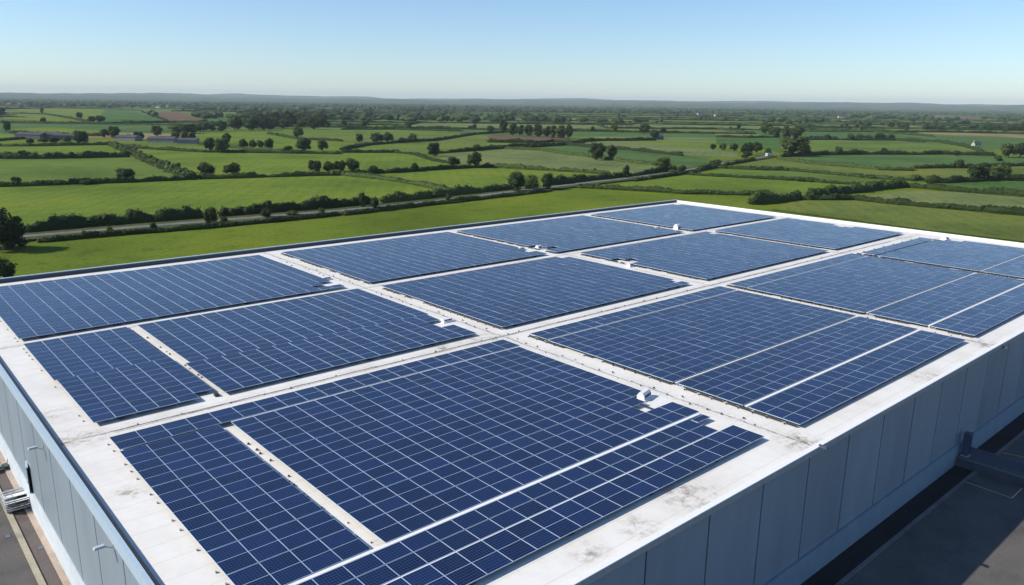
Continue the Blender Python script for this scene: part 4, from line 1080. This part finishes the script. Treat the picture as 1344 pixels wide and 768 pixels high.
T(2, 80, 493, 58, 34, 'left of two dark shrubs on the road edge, centre left', kind='bush')
T(2, 125, 504, 56, 32, 'right of two dark shrubs on the road edge, centre left', kind='bush')
T(2, 400, 470, 34, 22, 'little upright shrub by the road, centre', kind='tall')
T(2, 135, 252, 42, 56, 'left tree of a far pair, centre left')
T(2, 175, 250, 38, 40, 'right tree of a far pair, centre left')
T(2, 265, 250, 34, 42, 'far round tree right of the pair, centre left')
T(2, 228, 250, 20, 32, 'far low tree between the pair and the round tree', small=True)
T(2, 68, 248, 32, 30, 'far slim tree left of the pair, centre left', small=True)
T(2, 1018, 210, 44, 24, 'slender tall tree alone in the far fields', kind='tall', small=True)
T(2, 1132, 217, 40, 48, 'far dark tree by the grey barn, left', small=True)
T(2, 1168, 237, 36, 34, 'far tree in front of the grey barn', small=True)
T(2, 1200, 216, 26, 30, 'far small tree right of the grey barn', small=True)
T(2, 395, 170, 22, 30, 'far left one of two distant trees, centre', small=True)
T(2, 436, 168, 20, 16, 'far right one of two distant trees, centre', small=True)
T(2, 826, 177, 26, 30, 'right tree of the far thicket over the plantation', small=True)
T(2, 800, 177, 22, 30, 'left tree of the far thicket over the plantation', small=True)
for i, (x, y, h, w_) in enumerate(((605, 216, 54, 34), (640, 222, 48, 40), (664, 224, 44, 36), (700, 226, 44, 40), (734, 228, 50, 42), (765, 230, 46, 40), (790, 231, 46, 36), (818, 233, 50, 42), (845, 234, 52, 36))):
    T(2, x, y, h, w_, 'tall tree in the plantation row, %s from its left end' % W_ORD[i + 1], kind='tall' if i % 3 else 'round', group='trees of the plantation row')
T(2, 555, 210, 24, 36, 'low bush at the left end of the plantation row', kind='bush', small=True)
T(3, 412, 300, 78, 116, 'very big rounded tree by the road, right of centre')
T(3, 460, 297, 34, 44, 'low dark bush at the right foot of the very big rounded tree', kind='bush')
T(3, 238, 296, 50, 52, 'left dark tree of a pair across the road from the big rounded tree')
T(3, 276, 290, 42, 40, 'right dark tree of a pair across the road from the big rounded tree')
T(3, 190, 281, 30, 36, 'small tree, third left of the big rounded tree', small=True)
T(3, 150, 278, 28, 32, 'small tree, fourth left of the big rounded tree', small=True)
T(3, 112, 275, 22, 28, 'small tree at the left end of the row by the road', small=True)
T(3, 318, 300, 34, 30, 'little tree just left of the big rounded tree', kind='bush', small=True)
T(3, 308, 220, 48, 46, 'leftmost tree of the grove behind the big rounded tree')
T(3, 342, 229, 42, 50, 'second tree of the grove behind the big rounded tree')
T(3, 388, 232, 38, 44, 'third tree of the grove behind the big rounded tree')
T(3, 428, 234, 46, 62, 'rightmost tree of the grove behind the big rounded tree')
T(3, 580, 294, 32, 32, 'round tree in the long tree dotted hedge, left')
T(3, 532, 294, 18, 26, 'bush in the long tree dotted hedge, left end', kind='bush', small=True)
T(3, 640, 294, 22, 40, 'low bush in the long tree dotted hedge, middle', kind='bush', small=True)
T(3, 750, 292, 24, 26, 'small round tree in the long tree dotted hedge, right', small=True)
T(3, 795, 292, 16, 28, 'low bush in the long tree dotted hedge, right', kind='bush', small=True)
T(3, 1022, 298, 20, 22, 'small tree at the right end of the tree dotted hedge', small=True)
T(3, 1030, 344, 32, 40, 'round tree alone on the hedge left of the two spreading trees')
T(3, 1100, 391, 66, 84, 'left bigger one of the two spreading trees at the right')
T(3, 1184, 386, 58, 76, 'right smaller one of the two spreading trees at the right')
T(3, 1215, 305, 56, 66, 'big dark tree at the right edge, left of the group')
T(3, 1258, 304, 52, 60, 'big dark tree at the right edge, right of the group')
T(3, 1180, 318, 22, 38, 'low bush below the big dark trees at the right edge', kind='bush')
T(3, 120, 340, 32, 54, 'broad bush beside the road end, right of centre', kind='bush')
T(3, 235, 306, 24, 50, 'low bush beside the road near the big rounded tree', kind='bush')
T(3, 700, 383, 18, 36, 'low thorn bush on the upper gappy hedge', kind='bush')
T(3, 745, 407, 22, 30, 'grey thorn bush by the thick clipped hedge, left', kind='bush', light=True)
T(3, 772, 408, 20, 26, 'grey thorn bush by the thick clipped hedge, right', kind='bush', light=True)
T(3, 925, 403, 32, 46, 'thorn bush at the left end of the dark hedge by the spreading trees', kind='bush', light=True)
T(3, 478, 396, 14, 34, 'low dark bush on the gappy hedge, left', kind='bush')
T(3, 440, 394, 16, 40, 'low broad bush on the gappy hedge, far left', kind='bush')
for i, (x, y, h, w_) in enumerate(((540, 238, 20, 28), (625, 240, 24, 32), (660, 238, 22, 32), (690, 239, 18, 26), (735, 240, 26, 42), (776, 240, 22, 32))):
    T(3, x, y, h, w_, 'dark tree among the pale caravans, %s from the left' % W_ORD[i + 1], small=True, group='trees among the caravans')

for i, (x, y, h, w_) in enumerate(((655, 236, 30, 34), (690, 240, 34, 30), (718, 241, 32, 30), (520, 240, 34, 44), (478, 240, 22, 36), (200, 250, 22, 50), (165, 250, 18, 40), (250, 250, 24, 34))):
    T(1, x, y, h, w_, 'dark tree screening the long grey and pale farm sheds at the left', small=True, name='screening_tree', group='trees screening the farm sheds')
# woods: many close trees sharing a look
WR = random.Random(77)
for i in range(46):
    t = WR.random(); x = 640 + 560 * t; y = 206 + WR.uniform(-8, 6) - (14 if t > .5 else 0) * WR.random() - 10 * t + (6 if t < .3 else 0)
    if 720 < x < 1000: y = min(y, 207)
    T(1, x, y, WR.uniform(34, 50) * (.7 if t < .2 else 1), WR.uniform(40, 60), 'dark tree packed into the wood beyond the left fields', kind=WR.choice(('round', 'round', 'tall')), small=True, name='woodland_tree', group='trees of the dark wood')
for i in range(34):
    t = WR.random(); y = (238 + 18 * t) + WR.uniform(-4, 4)
    T('R', 545 + 800 * t, y, WR.uniform(26, 38), WR.uniform(34, 56), 'dark tree in the long shelter belt at the right below the horizon', small=True, name='woodland_tree', group='trees of the shelter belt')

# far hedges and hedgerow trees of the patchwork
FR_ = random.Random(3); sm = []; cnt = 0; far_edges.sort(key=lambda e: e[0]); VS, FS = [], []
tcount = 0; tv, tf = [], []
FPOLY = []
for mt, pts in FIELDS:
    P_ = [g(*q) for q in pts]; FPOLY.append((min(v.x for v in P_), max(v.x for v in P_), min(v.y for v in P_), max(v.y for v in P_), P_))
def in_field(p):
    for x0, x1, y0, y1, P_ in FPOLY:
        if not (x0 < p.x < x1 and y0 < p.y < y1): continue
        c = False; j = len(P_) - 1
        for i in range(len(P_)):
            a, b = P_[i], P_[j]
            if (a.y > p.y) != (b.y > p.y) and p.x < (b.x - a.x) * (p.y - a.y) / (b.y - a.y) + a.x: c = not c
            j = i
        if c: return True
    return False
def clump(p, h, wdt, rs):
    global tv, tf
    o_ = len(tv)
    k = ICO_V * (1 + rs.uniform(-.25, .25, (12, 1))) * np.array([wdt / 2, wdt / 2, h / 2]) + np.array([p.x, p.y, h * .48])
    tv += [tuple(v) for v in k]; tf += [tuple(f + o_) for f in ICO_F]
rs_ = np.random.RandomState(8)
for d, P in far_edges:
    mid = P[len(P) // 2] if len(P) > 2 else P[0].lerp(P[1], .5)
    if FR_.random() < .12 or sum(in_field(p) for p in P) > 1: continue
    if d < 830 : 
        continue
    if cnt < 190:
        hedge([Vector((p.x, p.y, 0)) for p in P], FR_.uniform(2, 3.2), 3.5, 'thin dark hedge lining a distant field of the patchwork', lod=3.6, light=FR_.random() < .3, group='hedges of the distant patchwork'); cnt += 1
    else:
        V, F = hedge_geo([Vector((p.x, p.y, 0)) for p in P], FR_.uniform(2.5, 4.5), 5, FR_.randrange(999), max(8, d / 160)); o_ = len(VS)
        VS += V; FS += [tuple(i + o_ for i in f) for f in F]
    L = (P[-1] - P[0]).length
    for k in range(int(L / 60)):
        if FR_.random() < .7:
            p = P[0].lerp(P[-1], FR_.random()); 
            if len(P) > 2:
                q = FR_.random() * (len(P) - 1.001); i = int(q); p = P[i].lerp(P[i + 1], q - i)
            p = p + Vector((FR_.uniform(-4, 4), FR_.uniform(-4, 4), 0))
            h = FR_.uniform(4, 9)
            if in_field(p): continue
            if tcount < 90 and d < 1500:
                tree(p, h, h * FR_.uniform(.8, 1.2), 'small dark hedgerow tree among the distant fields', small=True, name='hedgerow_tree', group='hedgerow trees of the distant fields'); tcount += 1
            else: clump(p, h, h * FR_.uniform(.9, 1.6), rs_)
o = link('distant_hedges', np_mesh('distant_hedges', VS, FS, [LEAFH])); tag(o, 'faint dark hedge lines across the farthest fields below the horizon', 'hedges', None, 'stuff')
# wooded country towards the horizon
for k in range(20000):
    d = 1150 * (9500 / 1150) ** (FR_.random() ** .8); s = FR_.uniform(-.85, .85) * d; p = loc2(d, s)
    n = mnoise.fractal(Vector((p.x * .0009, p.y * .0009, 4)), .9, 2.0, 4) + mnoise.noise(Vector((p.x * .004, p.y * .004, 1))) * .6
    dens = -.38 + .72 * min(1, (d - 1150) / 3200)
    if n + dens < FR_.uniform(-.1, .5) or in_field(p): continue
    h = FR_.uniform(5, 11); clump(p, h, h * FR_.uniform(1.1, 2.4) * (1 + d / 9000), rs_)
o = link('far_woodland', np_mesh('far_woodland', tv, tf, [LEAF])); tag(o, 'bluish green wooded country stretching to the horizon', 'woodland', None, 'stuff')

# ------------------------------------------------------------------ distant buildings
SLATE = plain('grey roof sheeting', (.085, .09, .095), .9, scale=.2, spec=.05)
RENDER = plain('white render', (.78, .77, .74), .8, scale=.3)
BARN = plain('barn wall sheeting', (.10, .105, .11), .6, scale=.3)
PALEW = plain('pale weathered wall', (.18, .19, .20), .8, scale=.3)
VANW = plain('van paint', (.46, .47, .48), .35, scale=.5, var=.04)
PALEC = plain('cream render', (.40, .39, .36), .8, scale=.3)
GLZ = plain('window glass', (.03, .022, .03), .15)
def house(p, L, W_, H, rz, label, cat, wm, rm, name, ridge=.5, win=True, group=None):
    e = empty(name, p, rz); tag(e, label, cat, group)
    m = MB(); m.box(-L / 2, L / 2, -W_ / 2, W_ / 2, 0, H, wm)
    for sx in (-L / 2, L / 2): m.face([(sx, -W_ / 2, H), (sx, W_ / 2, H), (sx, 0, H + W_ * ridge * .98)], wm)
    m.build('wall', e)
    m = MB(); o_ = .25; r = W_ * ridge
    for s in (-1, 1):
        a = [(-L / 2 - o_, s * (W_ / 2 + o_), H - o_ * ridge * 2), (L / 2 + o_, s * (W_ / 2 + o_), H - o_ * ridge * 2), (L / 2 + o_, 0, H + r), (-L / 2 - o_, 0, H + r)]
        b = [(x, y, z + .12) for x, y, z in a]
        m.face(b, rm); m.face(a[::-1], rm)
        for i in range(4): m.face([a[i], a[(i + 1) % 4], b[(i + 1) % 4], b[i]], rm)
    rf = m.build('roof', e)
    if win:
        for i in range(max(2, int(L / 3.5))):
            x = -L / 2 + (i + .5) * L / max(2, int(L / 3.5))
            for s in (-1, 1):
                m = MB(); m.box(x - .5, x + .5, s * W_ / 2 - .02, s * W_ / 2 + .02, .9, 2.0, GLZ); m.build('window', e)
        m = MB(); m.box(-L / 2 + .2, -L / 2 + .9, -.35, .35, H + r * .5, H + r + .9, wm); m.build('chimney', rf)
    return e
def hp(c, x, y): return g(c, x, y)
VR = VAZ - math.pi / 2
for i, (x, y, L, W_, H, t) in enumerate(((190, 302, 20, 9, 3.2, 'long grey farm shed at the far left beside the dark tree'), (300, 302, 18, 9, 3.4, 'grey farm shed behind the dark tree at the left, middle one'), (400, 306, 16, 8, 3.0, 'grey farm shed at the left, right one'),
        (760, 312, 15, 9, 2.6, 'long pale shed by the dark wood, left one'), (960, 322, 18, 9, 2.6, 'long pale shed by the dark wood, middle one'), (1110, 328, 12, 8, 2.4, 'pale shed by the dark wood, right one'))):
    house(hp('L', x, y), L, W_, H, VR + .15 * (i % 3 - 1), t, 'farm shed', PALEW if i in (3, 4, 5) else BARN, SLATE, 'farm_shed', .14, False)
for i, (x, y) in enumerate(((100, 300), (140, 300), (215, 302), (335, 302), (370, 303), (460, 303), (505, 304))):
    house(hp('R', x, y), 9, 3, 2.3, VR + WR.uniform(-.4, .4), 'pale caravan in the row right of the big rounded tree, %s from left' % W_ORD[i + 1], 'caravan', PALEW, SLATE, 'caravan', .12, True, 'caravans in the row')
house(hp('R', 1062, 345), 6.5, 3.5, 2.0, VR + .3, 'small pale cottage in the far fields at the right', 'cottage', PALEC, SLATE, 'cottage')
vp_ = g(3, 322, 303); e = empty('van', (vp_.x, vp_.y, .5), VR + .55); tag(e, 'small white van on the road by the big rounded tree', 'van')
m = MB()
prof = [(-2.4, .35), (2.4, .35), (2.4, 1.0), (1.75, 1.15), (1.2, 1.95), (-2.4, 2.0)]
A = [(x, -.9, z) for x, z in prof]; B = [(x, .9, z) for x, z in prof]
m.face(A, VANW); m.face(B[::-1], VANW)
for i in range(6): m.face([A[i], B[i], B[(i + 1) % 6], A[(i + 1) % 6]][::-1], VANW)
m.build('body', e)
m = MB(); m.face([(1.72, -.8, 1.21), (1.72, .8, 1.21), (1.25, .8, 1.9), (1.25, -.8, 1.9)], GLZ); m.build('windscreen', e)
for sx in (-1.5, 1.5):
    for sy in (-.88, .88):
        m = MB(); m.bar((sx, sy - .08, .32), (sx, sy + .08, .32), .32, DARK, 12); m.build('wheel', e)
house(g(2, 1182, 236), 8, 5, 2.6, VR + .4, 'grey barn among trees in the far fields right of centre', 'barn', BARN, SLATE, 'barn', .35, False)
for i, (x, y, t) in enumerate(((905, 120, 'leftmost'), (932, 121, 'second'), (985, 118, 'third'), (1048, 123, 'rightmost'))):
    house(hp('L', x, y), 13, 8, 4.5, VR + WR.uniform(-.5, .5), '%s of the tiny white houses above the ploughed brown field' % t, 'house', PALEC, SLATE, 'house', .4, False)
for i, (x, y) in enumerate(((62, 148), (590, 158), (128, 151))):
    house(g(3, x, y), 14, 8, 4.5, VR + WR.uniform(-.5, .5), 'tiny pale farmhouse below the horizon, right half, %s from left' % W_ORD[(1, 3, 2)[i]], 'house', PALEC, SLATE, 'house', .4, False)

# ------------------------------------------------------------------ haze
hm = bpy.data.materials.new('haze'); hm.use_nodes = True; ht = hm.node_tree; ht.nodes.clear()
ho = ht.nodes.new('ShaderNodeOutputMaterial'); hv = ht.nodes.new('ShaderNodeVolumePrincipled')
hv.inputs['Color'].default_value = (.80, .93, 1.0, 1); hv.inputs['Density'].default_value = 6.5e-5; hv.inputs['Anisotropy'].default_value = .0
ht.links.new(hv.outputs[0], ho.inputs['Volume'])
m = MB(); m.box(-18000, 18000, -18000, 18000, -1, 190, hm)
o = m.build('haze'); tag(o, 'pale blue haze over the distant countryside', 'haze', None, 'stuff')
